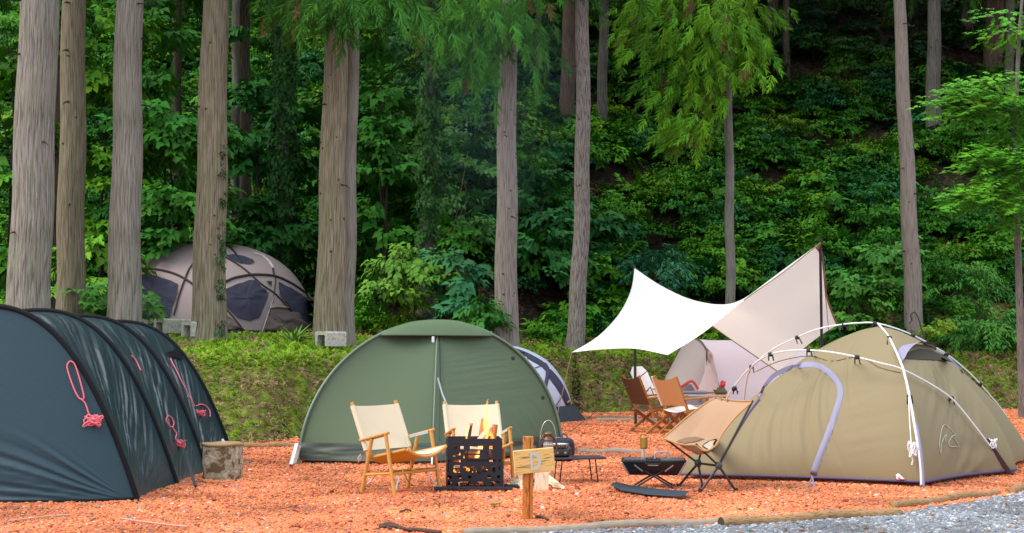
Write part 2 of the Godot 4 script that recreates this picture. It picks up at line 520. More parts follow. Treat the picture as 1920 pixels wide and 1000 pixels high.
func tree(called: String, label: String, bx: float, tx: float, wb: float, wt: float, d: float, h: float, m: Material, o := {}) -> Node3D:
	var path := trunk_path(bx, tx, d, h, o.get("bend", 0.0))
	var foot: Vector3 = path[0] + Vector3(0, 0.12, 0)
	var t := thing(called, foot, label, "tree", o.get("group", "conifers standing round the camp"))
	var local := []
	for p: Vector3 in path: local.append(p - foot)
	var px := d / FOCAL
	var y_t: float = at(0, 0, d).y - foot.y
	put("trunk", trunk_mesh(local, wb * 0.5 * px, wt * 0.5 * px, y_t, 30, o.get("flute", 0.1), bx), m, t)
	if o.has("twin"):   # a second stem grown against the first
		var second := []
		for p: Vector3 in local: second.append(p + o.twin)
		put("trunk", trunk_mesh(second, wb * 0.27 * px, wt * 0.27 * px, y_t, 24, 0.08, bx + 40), M.bark_grey, t)
	var r := RandomNumberGenerator.new()
	r.seed = int(bx * 10)
	# scars of shed branches
	if o.get("scars", 0) > 0:
		var sc := Mb.new()
		for i in o.scars:
			var y := r.randf_range(0.5, y_t)
			var a := r.randf_range(0.15, PI - 0.15)
			var rad := lerpf(wb, wt, y / y_t) * 0.5 * px
			var c := path_at(local, y) + Vector3(cos(a), 0, sin(a)) * rad * 0.97
			var out := Vector3(cos(a), 0.15, sin(a))
			sc.tube([c, c + out * rad * 0.07, c + out * rad * 0.1], [rad * r.randf_range(0.06, 0.14), rad * 0.06, rad * 0.02], 7)
		tag(put("branch_scars", sc, M.scar, t), "small dark scars of shed branches", "", "", "stuff")
	# dead stubs of lower limbs
	var sb := Mb.new()
	for i in o.get("stubs", 5):
		var y := r.randf_range(1.2, y_t + 1.0)
		var a := r.randf_range(-0.4, PI + 0.4)
		var rad := lerpf(wb, wt, minf(1.0, y / y_t)) * 0.5 * px
		var c := path_at(local, y) + Vector3(cos(a), 0, -sin(a) * -1.0) * rad * 0.9
		var l := r.randf_range(0.05, 0.28)
		sb.tube([c, c + Vector3(cos(a) * l * 0.6, -l * 0.12, sin(a) * l * 0.6), c + Vector3(cos(a) * l, -l * 0.35, sin(a) * l)], [0.013, 0.009, 0.003], 5)
	tag(put("dead_stubs", sb, M.bark_dark, t), "short dead stubs of lost limbs", "", "", "stuff")
	# limbs above, and hanging foliage on them
	var y0: float = o.get("crown_from", 6.5)
	var lb := Mb.new()
	var where := []
	var tints := []
	var c: Color = o.get("green", Color(0.05, 0.15, 0.025))
	var y := y0
	while y < h - 0.3:
		var a := r.randf_range(0, TAU)
		var reach: float = o.get("reach", 2.2) * (1.0 - 0.75 * (y - y0) / (h - y0)) * r.randf_range(0.7, 1.1)
		var p := path_at(local, y)
		var limb := []
		for k in 5:
			var q := k / 4.0
			limb.append(p + Vector3(cos(a) * reach * q, 0.18 * reach * q - 0.3 * reach * q * q, sin(a) * reach * q))
		lb.tube(limb, [0.035, 0.028, 0.02, 0.014, 0.006], 5, false)
		for k in o.get("fronds", 9):
			var q := r.randf_range(0.25, 1.0)
			var fp := p + Vector3(cos(a) * reach * q, 0.18 * reach * q - 0.3 * reach * q * q, sin(a) * reach * q)
			rng.seed = int(fp.x * 9000) + k + int(y * 5000)
			var dir := Vector3(cos(a) * 0.6, -0.8, sin(a) * 0.6) + jitter(0.6)
			where.append(facing(fp + jitter(0.15), dir, Vector3(0.2, 1, 0.3), rng.randf_range(0.4, 0.8)))
			var b := rng.randf_range(0.6, 1.3)
			tints.append(Color(c.r * b, c.g * b, c.b * b))
		y += o.get("step", 0.16)
	# boughs that hang into the picture: [px, py, nearer by, radius, fronds]
	for bo: Array in o.get("boughs", []):
		var q := at(bo[0], bo[1], d - bo[2]) - foot
		var p := path_at(local, minf(h - 1, q.y + 0.9 + 0.2 * absf(q.x)))
		var limb := []
		for k in 7:
			var w := k / 6.0
			limb.append(p.lerp(q, w) + Vector3(0, 0.5 * sin(w * PI) * 0.6, 0))
		lb.tube(limb, [0.035, 0.03, 0.026, 0.02, 0.015, 0.01, 0.004], 5, false)
		rng.seed = int(bo[0] * 31 + bo[1])
		for k in bo[4]:
			var w := 1.0 - 0.75 * rng.randf() * rng.randf()
			var spread: float = bo[3] * px
			var fp := p.lerp(q, w) + Vector3(0, 0.3 * sin(w * PI), 0) + Vector3(rng.randfn(0, spread * 0.5), rng.randfn(0, spread * 0.42), rng.randfn(0, spread * 0.5))
			var dir := Vector3((q - p).x * 0.35, -0.85, (q - p).z * 0.3 + 0.25) + jitter(0.45)
			where.append(facing(fp, dir, Vector3(0.1, 0.6, 1) + jitter(0.4), rng.randf_range(0.3, 0.58)))
			var b := rng.randf_range(0.55, 1.5)
			var hue := rng.randf_range(-0.15, 0.25)
			tints.append(Color(c.r * b * (1.0 + hue), c.g * b, c.b * b * (1.0 - hue)) if rng.randf() > 0.05 else Color(0.16, 0.1, 0.04))
	put("branches", lb, M.bark_dark, t).set_meta("kind", "stuff")
	if where.size(): many("foliage", M.frond, M.needle, where, tints, t)
	if o.has("ivy"):
		var iw := []
		var it := []
		rng.seed = int(bx * 77)
		for k in o.ivy[0]:
			var yy: float = lerpf(o.ivy[1], o.ivy[2], rng.randf())
			var a := rng.randf_range(o.ivy[3], o.ivy[4])
			var rad := lerpf(wb, wt, minf(1, yy / y_t)) * 0.5 * px * 1.03
			var out := Vector3(cos(a), 0, sin(a))
			iw.append(facing(path_at(local, yy) + out * (rad + rng.randf_range(0, 0.05)), Vector3(0, -1, 0) + out * 0.3 + jitter(0.5), out + Vector3.UP * 0.3, rng.randf_range(0.2, 0.4) * o.ivy[5]))
			var b := rng.randf_range(0.5, 1.4)
			it.append(Color(0.03 * b, 0.1 * b, 0.022 * b))
		many("ivy", M.sprig_small, M.leaf, iw, it, t)
	return t

func path_at(path: Array, y: float) -> Vector3:
	for i in range(1, path.size()):
		if path[i].y >= y:
			return path[i - 1].lerp(path[i], (y - path[i - 1].y) / (path[i].y - path[i - 1].y))
	return path[-1]

# a broadleaved shrub or small tree: crowns is a list of [px, py, depth, rx, ry, shoots]
func broadleaf(called: String, label: String, category: String, px: float, d: float, crowns: Array, c: Color, mesh: Mesh, s: float, group := "", stem_r := 0.05, rim := 0.35) -> Node3D:
	var foot := at(px, 640, d)
	foot.y = gy(foot.x, foot.z)
	var t := thing(called, foot, label, category, group)
	var st := Mb.new()
	var where := []
	var tints := []
	rng.seed = int(px * 13 + d * 100)
	for cr: Array in crowns:
		var q := at(cr[0], cr[1], cr[2]) - foot
		var path := []
		for k in 7:
			var w := k / 6.0
			path.append(Vector3(q.x * w * w, q.y * w, q.z * w * w) + Vector3(sin(w * 9 + px) * 0.06, 0, 0))
		st.tube(path, [stem_r, stem_r * 0.8, stem_r * 0.65, stem_r * 0.5, stem_r * 0.4, stem_r * 0.3, stem_r * 0.15], 6, false)
		layers(where, tints, q, Vector3(cr[3], cr[4], cr[3]), cr[5], s, c, q)
	put("stem", st, M.bark_dark, t)
	many("foliage", mesh, M.leaf, where, tints, t)
	return t

# ---------------------------------------------------------------- the setting
func setting() -> void:
	var s := Mb.new()
	s.grid(2, 2, func(u, v): return Vector3(lerpf(-120, 120, u), 0, lerpf(80, -24, v)))
	tag(put("ground", s, M.red), "red gravel ground of the camp site", "", "", "structure")
	var h := Mb.new()
	h.grid(230, 210, func(u, v):
		var x := lerpf(-1, 1, u)
		x = (x * 0.35 + x * x * x * 0.65) * 75.0
		var d: float = 11.0 + 12.0 * v + 74.0 * v * v * v * v + 10.0 * v * v
		return Vector3(x, gy(x, -d), -d))
	tag(put("hillside", h, M.soil), "grassy bank, terrace and wooded hillside behind the camp", "", "", "structure")
	var bk := Mb.new()
	bk.grid(220, 40, func(u, v):
		var x := lerpf(-9.0, 14.0, u)
		var d: float = pl(x, bank_line) + lerpf(-0.25, 6.0, v)
		return Vector3(x, gy(x, -d) + 0.012, -d))
	tag(put("bank", bk, M.bank), "grassy bank below the terrace", "", "", "structure")
	# the grey parking ground on the camera's side of the logs
	var line := [Vector2(-40, 5.2), Vector2(-2.0, 6.25), Vector2(-0.25, 6.53), Vector2(1.13, 6.93), Vector2(2.29, 7.5), Vector2(3.2, 8.32), Vector2(3.6, 8.8), Vector2(4.6, 10.4), Vector2(5.2, 13), Vector2(6.8, 16), Vector2(40, 16)]
	var g := Mb.new()
	for i in line.size() - 1:
		g.face([Vector3(line[i].x, 0.004, 80), Vector3(line[i].x, 0.004, -line[i].y), Vector3(line[i + 1].x, 0.004, -line[i + 1].y), Vector3(line[i + 1].x, 0.004, 80)])
	tag(put("parking_ground", g, M.grey_lot), "grey crushed stone parking ground", "", "", "structure")
	var lot := func(x: float, d: float) -> bool: return d < pl(x, line)

	# pebbles
	var base := SphereMesh.new()
	base.radial_segments = 6; base.rings = 3; base.radius = 0.5; base.height = 1.0
	var src := base.get_mesh_arrays()
	var pb := Mb.new()
	var pv: PackedVector3Array = src[Mesh.ARRAY_VERTEX]
	var pi: PackedInt32Array = src[Mesh.ARRAY_INDEX]
	for i in range(0, pi.size(), 3):
		var f := []
		for k in 3:
			var p := pv[pi[i + k]]
			f.append(p * (1.0 + 0.5 * noise.get_noise_3d(p.x * 130, p.y * 130 + 5, p.z * 130)))
		pb.face(f)
	M.pebble = pb.mesh()
	rng.seed = 41
	var rw := []; var rt := []; var gw := []; var gt := []
	for zone: Array in [[5.9, 7.6, 7000, 0.0145], [7.6, 9.6, 4200, 0.0165], [9.6, 13.0, 2000, 0.019], [13.0, 21.0, 520, 0.026]]:
		var half: float = zone[1] * 0.42 + 0.2
		var n := int((zone[1] - zone[0]) * 2 * half * zone[2])
		for i in n:
			var d := rng.randf_range(zone[0], zone[1])
			var x := rng.randf_range(-half, half)
			if absf(x) > d * 0.41 + 0.2: continue
			if d > pl(x, bank_line) + 0.1: continue
			var sz: float = zone[3] * rng.randf_range(0.55, 1.35)
			if rng.randf() < 0.025: sz *= 1.7
			var grey: bool = lot.call(x, d)
			if grey: sz *= 1.25
			var b := Basis.from_euler(Vector3(rng.randf() * 6, rng.randf() * 6, rng.randf() * 6)).scaled(Vector3(1, 0.7, 1) * sz)
			var w := Transform3D(b, Vector3(x, sz * rng.randf_range(0.02, 0.32), -d))
			var br := rng.randf_range(0.68, 1.22) * (1.0 + 0.55 * noise.get_noise_2d(x * 40, d * 55) - 0.12 * smoothstep(0.1, 0.35, noise.get_noise_2d(x * 90 + 500, d * 110)))
			if grey:
				gw.append(w)
				var k := rng.randf()
				gt.append(Color(0.19, 0.205, 0.235) * br if k > 0.22 else (Color(0.4, 0.41, 0.43) * br if k > 0.08 else Color(0.2, 0.14, 0.1)))
			else:
				rw.append(w)
				var k := rng.randf()
				if k < 0.022: rt.append(Color(0.2, 0.2, 0.23) * br)
				elif k < 0.036: rt.append(Color(0.66, 0.48, 0.4) * br)
				elif k < 0.1: rt.append(Color(0.24, 0.06, 0.03) * br)
				else: rt.append(Color(0.62 * br, 0.196 * br * rng.randf_range(0.8, 1.3), 0.094 * br))
	tag(many("red_gravel", M.pebble, M.stone, rw, rt), "loose orange red gravel stones over the camp ground", "", "", "stuff")
	tag(many("grey_gravel", M.pebble, M.stone, gw, gt), "loose grey crushed stone of the parking ground", "", "", "stuff")

func vegetation() -> void:
	M.sprig_small = sprig(1, 16, 0.3, 0.085, 0.32)
	M.sprig_big = sprig(2, 11, 0.46, 0.14, 0.35)
	M.sprig_fern = sprig(4, 26, 0.26, 0.035, 0.08)
	M.maple = maple_sprig(5)
	M.frond = cedar_frond(6)
	# grass and clover on the bank, with bare brown patches
	rng.seed = 90
	var w := []; var t := []; var lw := []; var lt := []
	for i in 130000:
		var x := rng.randf_range(-6.5, 11.5)
		var e := rng.randf_range(-0.15, 5.0)
		if rng.randf() < 0.3: e = rng.randf_range(1.5, 3.2)
		var d := pl(x, bank_line) + e
		if absf(x) > d * 0.42 + 0.3: continue
		var p := ground(x, d)
		var bare := noise.get_noise_2d(x * 75 + 300, d * 75)
		var crest := smoothstep(1.3, 2.1, e)
		if bare > 0.12 + 0.28 * crest and rng.randf() < 0.7 or rng.randf() < 0.15 * (1.0 - crest):
			if lw.size() < 22000:
				lw.append(facing(p + Vector3(0, 0.03, 0), jitter(1) + Vector3(0, -0.1, 0.3), Vector3.UP + jitter(0.5) + Vector3(0, 0, 0.5), rng.randf_range(0.04, 0.085)))
				var b := rng.randf_range(0.5, 1.5)
				lt.append(Color(0.26 * b, 0.175 * b, 0.095 * b))
			continue
		var b := rng.randf_range(0.65, 1.35) * (0.85 + 0.35 * crest)
		var yel := rng.randf_range(0.0, 1.0)
		var up := Vector3(0, 1, 0.2) + jitter(0.35)
		w.append(facing(p + Vector3(0, rng.randf_range(0.005, 0.03), 0), jitter(1) + Vector3(0, 0.1, 0.2), up, rng.randf_range(0.035, 0.085)))
		t.append(Color((0.09 + 0.16 * yel) * b, (0.25 + 0.07 * yel) * b, 0.02 * b))
	tag(many("bank_grass", M.sprig_small, M.leaf, w, t), "clover and low weeds covering the bank", "", "", "stuff")
	tag(many("fallen_leaves", M.sprig_small, M.leaf, lw, lt), "dead brown leaves lying on the bank", "", "", "stuff")
	# what the trees have dropped on the gravel
	w = []; t = []
	for i in 700:
		var d := rng.randf_range(6.4, 20.0)
		var x := rng.randf_range(-0.42, 0.42) * d
		if d > pl(x, bank_line): continue
		w.append(facing(Vector3(x, 0.014, -d), jitter(1) * Vector3(1, 0.1, 1), Vector3.UP + jitter(0.3), rng.randf_range(0.025, 0.07)))
		var b := rng.randf_range(0.4, 1.3)
		t.append(Color(0.16 * b, 0.08 * b, 0.04 * b) if rng.randf() < 0.85 else Color(0.12 * b, 0.2 * b, 0.02 * b))
	tag(many("fallen_needles", M.frond, M.leaf, w, t), "brown cedar needles and bits dropped on the gravel", "", "", "stuff")
	# leaf litter on the foot of the slope
	w = []; t = []
	for i in 14000:
		var x := rng.randf_range(-11, 12)
		var d := pl(x, hill_line) + rng.randf_range(-4.5, 6)
		if rng.randf() < 0.35:
			x = rng.randf_range(3, 14); d = rng.randf_range(34, 48)
		var p := ground(x, d)
		w.append(facing(p + Vector3(0, 0.03, 0), jitter(1) + Vector3(0, -0.1, 0.3), Vector3.UP + jitter(0.6) + Vector3(0, 0, 0.4), rng.randf_range(0.1, 0.22)))
		var b := rng.randf_range(0.4, 1.5)
		if d > 33: b *= 0.22  # far litter darkened in its colour to stand for deep forest shade
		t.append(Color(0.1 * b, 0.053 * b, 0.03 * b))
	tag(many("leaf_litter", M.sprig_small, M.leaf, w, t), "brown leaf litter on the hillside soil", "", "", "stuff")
	# thin bare stems among the bushes
	rng.seed = 33
	var st := Mb.new()
	for i in 90:
		var d := rng.randf_range(22.5, 34)
		var p := ground(rng.randf_range(-0.42, 0.42) * d, d)
		if d < pl(p.x, hill_line) or p.x > 1.5: continue
		var lean := Vector3(rng.randf_range(-0.5, 0.5), 1, rng.randf_range(-0.2, 0.3))
		var h := rng.randf_range(1.0, 2.6)
		st.tube([p, p + lean * h * 0.5 + jitter(0.08), p + lean * h + jitter(0.2)], [0.014, 0.01, 0.004], 5, false)
	tag(put("sapling_stems", st, M.bark_tan), "thin bare stems among the hillside bushes", "", "", "stuff")
	# undergrowth over the hill
	w = []; t = []
	var w2 := []; var t2 := []
	rng.seed = 91
	for i in 2300:
		var f := rng.randf()
		var d := 22.5 + 29.0 * f
		var x := rng.randf_range(-0.5, 0.5) * (d * 0.86 + 3)
		var over := d - pl(x, hill_line)
		if over < -1.2: continue
		var p := ground(x, d)
		var px := 960 + FOCAL * x / d
		var density := 1.0
		if over < 2.2: density = 0.55 if absf(x + 1.5) > 1.6 else 0.2
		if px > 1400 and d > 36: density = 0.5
		if px > 1050 and px < 1400 and d > 41: density = 0.5
		if rng.randf() > density: continue
		var left := smoothstep(1200.0, 500.0, px)
		var r := rng.randf_range(0.35, 0.85) * (1.0 + 0.35 * left)
		var hgt := r * rng.randf_range(0.7, 1.25) * (1.0 + 0.7 * left)
		if over < 2.2: r *= 0.6; hgt *= 0.5
		var k := rng.randf()
		var c := Color(0.032, 0.14, 0.012)
		if k < 0.3: c = Color(0.055, 0.19, 0.012)
		elif k < 0.4: c = Color(0.1, 0.23, 0.012)
		elif k < 0.6: c = Color(0.02, 0.115, 0.03)
		if px > 1150: c = c * lerpf(1.0, 0.5, smoothstep(27.0, 38.0, d))  # shade painted into the leaf colour, deepening up the right slope
		elif d > 33: c = c * 0.8  # dimmer leaf colour, standing for shade higher up the hill
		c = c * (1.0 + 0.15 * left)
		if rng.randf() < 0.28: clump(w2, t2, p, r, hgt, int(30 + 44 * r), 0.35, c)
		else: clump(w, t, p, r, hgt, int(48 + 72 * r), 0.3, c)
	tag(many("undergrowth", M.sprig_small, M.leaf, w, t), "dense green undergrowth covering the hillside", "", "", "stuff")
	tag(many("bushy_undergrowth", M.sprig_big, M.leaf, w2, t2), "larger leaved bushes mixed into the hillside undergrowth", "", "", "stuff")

func trees() -> void:
	var G1 := "large conifers on the terrace edge"
	tree("conifer_tree", "thickest grey conifer trunk, at the far left above the dark blue tent", 51, 73, 82, 70, 15.5, 13, M.bark_grey, {"group": G1, "flute": 0.12})
	tree("conifer_tree", "tan conifer trunk standing close beside the thickest grey trunk", 130, 139, 54, 43, 16.3, 13, M.bark_tan, {"group": G1, "scars": 5})
	tree("conifer_tree", "blue grey conifer trunk in front of the left end of the brown dome tent", 231, 243, 61, 50, 16.0, 13, M.bark_grey, {"group": G1})
	tree("conifer_tree", "tan conifer trunk with ivy, before the middle of the brown dome tent", 389, 404, 61, 48, 16.6, 13, M.bark_tan, {"group": G1, "scars": 10, "ivy": [46, 0.1, 2.6, 0.35, 0.8, 0.32]})
	tree("conifer_tree", "double stemmed conifer at the right end of the brown dome tent", 618, 632, 58, 44, 17.2, 14, M.bark_tan, {"group": G1, "scars": 12, "twin": Vector3(0.21, 0, -0.06), "green": Color(0.045, 0.16, 0.022),
		"crown_from": 5.6, "boughs": [[520, 25, 0.4, 70, 28], [600, 20, 1.2, 60, 37], [640, 45, 1.0, 45, 24], [700, 25, 1.0, 60, 37], [560, -10, 0.8, 90, 37], [770, 20, 0.6, 60, 31]]})
	tree("conifer_tree", "pinkish conifer trunk dotted with branch scars behind the green tent", 948, 953, 46, 31, 21, 14, M.bark_pink, {"group": G1, "scars": 34, "green": Color(0.055, 0.2, 0.022),
		"crown_from": 6.2, "boughs": [[880, 60, 0.9, 65, 37], [830, 30, 0.5, 60, 31], [900, 95, 1.1, 60, 37], [850, 125, 0.7, 50, 28], [930, 30, 1.2, 60, 37], [1010, 40, 0.6, 60, 31], [1010, 110, 0.2, 36, 16], [960, 90, 1.3, 38, 18], [890, 155, 0.9, 34, 16]]})
	tree("conifer_tree", "slender curved trunk with mottled bark, left of the white tarp", 1080, 1094, 33, 25, 22.5, 13, M.bark_mottled, {"group": G1, "bend": 0.05, "crown_from": 8})
	tree("cedar_tree", "young cedar with a bright green drooping crown behind the white tarp", 1371, 1364, 19, 15, 25, 12, M.bark_grey, {"flute": 0.05, "green": Color(0.11, 0.29, 0.018), "group": G1, "crown_from": 6.8, "reach": 1.9,
		"boughs": [[1180, 50, 0.6, 50, 32], [1210, 110, 0.8, 55, 37], [1225, 175, 0.6, 40, 24], [1280, 70, 1.2, 60, 40], [1290, 150, 1.0, 55, 40], [1265, 225, 1.0, 48, 43], [1300, 242, 1.1, 34, 27], [1255, 268, 0.9, 26, 18], [1340, 60, 1.4, 60, 43], [1350, 130, 1.3, 50, 34], [1400, 70, 1.0, 55, 34], [1410, 130, 0.9, 44, 31], [1330, 190, 1.2, 30, 18], [1300, 10, 0.9, 70, 37], [1400, 10, 0.6, 60, 31], [1230, 10, 0.5, 60, 31], [1425, 85, 0.7, 30, 21]]})
	tree("conifer_tree", "pale slim trunk leaning left, behind the khaki tent", 1717, 1686, 35, 22, 24, 13, M.bark_pink, {"group": G1, "scars": 18, "flute": 0.05, "crown_from": 7.5})
	var G2 := "conifers on the hillside"
	var far := [
		["dark reddish trunk between the two leftmost big conifers", 104, 112, 26, 22, 24.0, "bark_red", {}],
		["dark slim trunk half hidden by leaves above the left end of the brown tent", 333, 330, 22, 18, 29.0, "bark_dark", {}],
		["narrow pale trunk right of the ivied tan conifer", 437, 443, 18, 15, 29.5, "bark_grey", {}],
		["broader dark trunk right of the narrow pale trunk", 452, 455, 34, 28, 31.0, "bark_dark", {}],
		["dark ivy wrapped trunk up the hill above the brown tent", 532, 536, 36, 33, 27.0, "bark_far", {"ivy": [520, 1.0, 9.0, -0.5, 3.4, 1.1]}],
		["leaning brown trunk with ivy between the double stem and the pinkish conifer", 796, 812, 32, 23, 23.6, "bark_far", {"ivy": [260, 1.2, 7.5, 0.0, 2.8, 0.9]}],
		["dark brown trunk just left of the slender mottled trunk", 1062, 1070, 30, 26, 32.0, "bark_red", {}],
		["thin grey trunk right of the slender mottled trunk", 1129, 1133, 20, 18, 33.0, "bark_far", {}],
		["thin brown trunk in the dark right of the pinkish conifer", 1008, 1012, 13, 12, 34.0, "bark_red", {}],
		["dim trunk behind the left boughs of the young cedar", 1188, 1190, 16, 15, 37.0, "bark_red", {}],
		["dim straight trunk right of the young cedar", 1452, 1450, 22, 20, 38.0, "bark_far", {}],
		["thin dark trunk right of the dim straight trunk", 1482, 1474, 13, 12, 36.0, "bark_dark", {}],
		["grey brown trunk on the hill right of the leaning pale trunk", 1757, 1753, 29, 23, 33.0, "bark_far", {}],
		["grey trunk near the top right, third from the frame edge", 1824, 1820, 27, 25, 38.0, "bark_far", {}],
		["broad dark brown trunk near the top right corner", 1872, 1866, 38, 33, 36.0, "bark_red", {}],
		["pale thin trunk at the top right above the maple", 1902, 1895, 17, 16, 34.0, "bark_far", {}],
	]
	for f: Array in far:
		var o: Dictionary = f[7]
		o.group = G2
		o.crown_from = 9.2 + 0.74 * maxf(0, f[5] - 30) - 2.0
		o.crown_from = at(0, -60, f[5]).y - gy(at(f[1], 640, f[5]).x, -f[5])
		o.fronds = 26
		o.reach = 3.5
		o.green = Color(0.035, 0.12, 0.022)
		tree("conifer_tree", f[0], f[1], f[2], f[3], f[4], f[5], 13.0, M[f[6]], o)
	# more of the same wood, further up: one mass
	rng.seed = 17
	var stems := Mb.new()
	var fw := []; var ft := []
	for i in 26:
		var d := rng.randf_range(43, 56)
		var foot := at(rng.randf_range(-200, 2120), 640, d)
		foot.y = gy(foot.x, foot.z) - 0.1
		stems.tube([foot, foot + Vector3(0, 6, 0), foot + Vector3(0, 12, 0)], [0.22, 0.16, 0.03], 10)
		for k in 620:
			var y := rng.randf_range(1.6, 12.0)
			var a := rng.randf_range(0, TAU)
			var reach := 3.2 * (1.0 - 0.75 * y / 12.0) * sqrt(rng.randf())
			fw.append(facing(foot + Vector3(cos(a) * reach, y - 0.12 * reach * reach, sin(a) * reach), Vector3(cos(a) * 0.6, -0.8, sin(a) * 0.6) + jitter(0.6), Vector3(0.2, 1, 0.3), rng.randf_range(0.5, 1.0)))
			var b := rng.randf_range(0.6, 1.3)
			ft.append(Color(0.03 * b, 0.11 * b, 0.02 * b))
	tag(put("forest_stems", stems, M.bark_dark), "dim stems of the far off wood up the slope", "", "", "stuff")
	tag(many("forest_foliage", M.frond, M.needle, fw, ft), "dark foliage of the far off wood up the slope", "", "", "stuff")

func bushes() -> void:
	var G := "broadleaved trees on the slope"
	var pal := Color(0.058, 0.205, 0.016)
	var lit := Color(0.1, 0.28, 0.018)
	var deep := Color(0.025, 0.12, 0.028)
	broadleaf("broadleaf_tree", "leafy tree filling the top left corner behind the thickest trunk", "tree", 20, 24, [[15, 60, 24, 1.3, 1.2, 130], [10, 230, 24, 1.2, 1.2, 130], [20, 400, 23.5, 1.0, 1.0, 100]], pal, M.sprig_big, 0.42, G)
	broadleaf("broadleaf_tree", "bright green leafy tree between the tan and blue grey trunks", "tree", 190, 25, [[190, 80, 25, 1.1, 0.9, 130], [195, 220, 25, 1.0, 0.9, 120], [185, 380, 24.5, 1.0, 1.2, 140], [180, 520, 23, 0.9, 0.7, 70]], lit, M.sprig_big, 0.42, G)
	broadleaf("broadleaf_tree", "tall leafy tree between the blue grey and ivied trunks", "tree", 310, 25.5, [[290, 80, 26, 1.2, 1.0, 150], [320, 200, 25, 1.2, 0.9, 150], [315, 330, 24.6, 1.1, 0.9, 170], [340, 420, 24.4, 0.8, 0.6, 90]], Color(0.05, 0.2, 0.026), M.sprig_big, 0.42, G)
	broadleaf("broadleaf_tree", "dark green leafy tree right of the ivied tan trunk", "tree", 480, 27, [[470, 130, 29, 0.9, 1.0, 110], [475, 290, 28.5, 0.9, 0.9, 130], [520, 430, 27, 1.1, 0.5, 110], [450, 420, 27, 0.8, 0.6, 80], [575, 250, 28.5, 0.7, 0.9, 90]], Color(0.032, 0.15, 0.026), M.sprig_big, 0.45, G)
	broadleaf("broadleaf_tree", "leafy bush tree right of the double stemmed conifer", "tree", 720, 25.5, [[715, 150, 27, 0.95, 1.0, 120], [720, 280, 26.5, 0.85, 0.8, 110], [715, 300, 25.5, 0.5, 0.35, 36], [700, 420, 25.5, 0.7, 0.5, 60]], Color(0.035, 0.15, 0.018), M.sprig_big, 0.45, G)
	broadleaf("broadleaf_tree", "leafy bush tree left of the pinkish scarred trunk", "tree", 870, 26, [[870, 300, 27, 0.9, 0.7, 110], [860, 420, 26, 0.9, 0.6, 100]], Color(0.05, 0.16, 0.03), M.sprig_small, 0.5, G)
	broadleaf("broadleaf_tree", "dense dark leafy tree behind the slender mottled trunk", "tree", 1010, 26, [[1015, 380, 27, 0.9, 0.8, 120], [1010, 490, 25.5, 0.8, 0.7, 120], [1110, 450, 27.5, 0.9, 0.6, 110]], deep, M.sprig_big, 0.42, G)
	broadleaf("leafy_bush", "yellow green bush on the brown slope right of the double stem", "bush", 780, 22, [[790, 490, 22.5, 0.75, 0.35, 70], [730, 530, 22.2, 0.5, 0.35, 46]], Color(0.1, 0.24, 0.03), M.sprig_small, 0.42, "bushes at the foot of the slope", 0.02)
	broadleaf("leafy_bush", "blue green bush above the brown dead leaves left of the pinkish trunk", "bush", 845, 22, [[850, 500, 22.4, 0.5, 0.3, 60], [880, 560, 21.8, 0.4, 0.3, 40]], Color(0.04, 0.16, 0.06), M.sprig_big, 0.34, "bushes at the foot of the slope", 0.02)
	broadleaf("leafy_bush", "low bright bush at the foot of the pinkish trunk", "bush", 905, 20.6, [[905, 590, 20.6, 0.28, 0.28, 40]], Color(0.05, 0.2, 0.03), M.sprig_big, 0.26, "bushes at the foot of the slope", 0.02)
	broadleaf("leafy_bush", "bush with large leaves under the left part of the brown tent", "bush", 255, 16.8, [[262, 570, 16.9, 0.14, 0.18, 16], [160, 565, 16.2, 0.3, 0.2, 34], [190, 560, 17.5, 0.3, 0.2, 24]], Color(0.07, 0.21, 0.03), M.sprig_big, 0.24, "bushes at the foot of the slope", 0.01)
	broadleaf("leafy_bush", "blue green feathery bush behind the peak of the white tarp", "bush", 1230, 25.5, [[1235, 490, 25.8, 0.55, 0.3, 70]], Color(0.04, 0.17, 0.095), M.sprig_fern, 0.5, "bushes at the foot of the slope", 0.02)
	broadleaf("leafy_bush", "light green bush right of the tall tarp pole", "bush", 1640, 24.5, [[1640, 500, 25, 0.8, 0.4, 110], [1600, 560, 24.4, 0.7, 0.4, 90], [1670, 470, 25.5, 0.5, 0.25, 46]], Color(0.075, 0.24, 0.035), M.sprig_big, 0.32, "bushes at the foot of the slope", 0.02)
	broadleaf("leafy_bush", "yellow green bush at the foot of the leaning pale trunk", "bush", 1755, 22.5, [[1755, 610, 22.5, 0.22, 0.16, 24]], Color(0.15, 0.25, 0.02), M.sprig_small, 0.24, "bushes at the foot of the slope", 0.01)
	broadleaf("leafy_bush", "ferny bush right of the leaning pale trunk", "bush", 1850, 23.5, [[1830, 600, 23.5, 0.7, 0.4, 90], [1880, 620, 23, 0.5, 0.3, 60], [1790, 520, 25, 0.8, 0.4, 80]], Color(0.06, 0.2, 0.03), M.sprig_fern, 0.45, "bushes at the foot of the slope", 0.02)
	# the maple at the right edge
	var d := 18.0
	var mf := at(1912, 650, d)
	mf.y = gy(mf.x, mf.z)
	var t := thing("maple_tree", mf, "bright green maple at the right edge of the clearing", "tree")
	var path := []
	for q: Vector2 in [Vector2(1915, 680), Vector2(1912, 560), Vector2(1907, 400), Vector2(1903, 250), Vector2(1910, 100), Vector2(1925, -120)]:
		path.append(at(q.x, q.y, d) - mf)
	path[0].y = -0.05
	put("trunk", Mb.new().tube(path, [0.055, 0.05, 0.045, 0.04, 0.03, 0.01], 12), M.bark_mottled, t)
	var where := []; var tints := []
	rng.seed = 203
	var limbs := Mb.new()
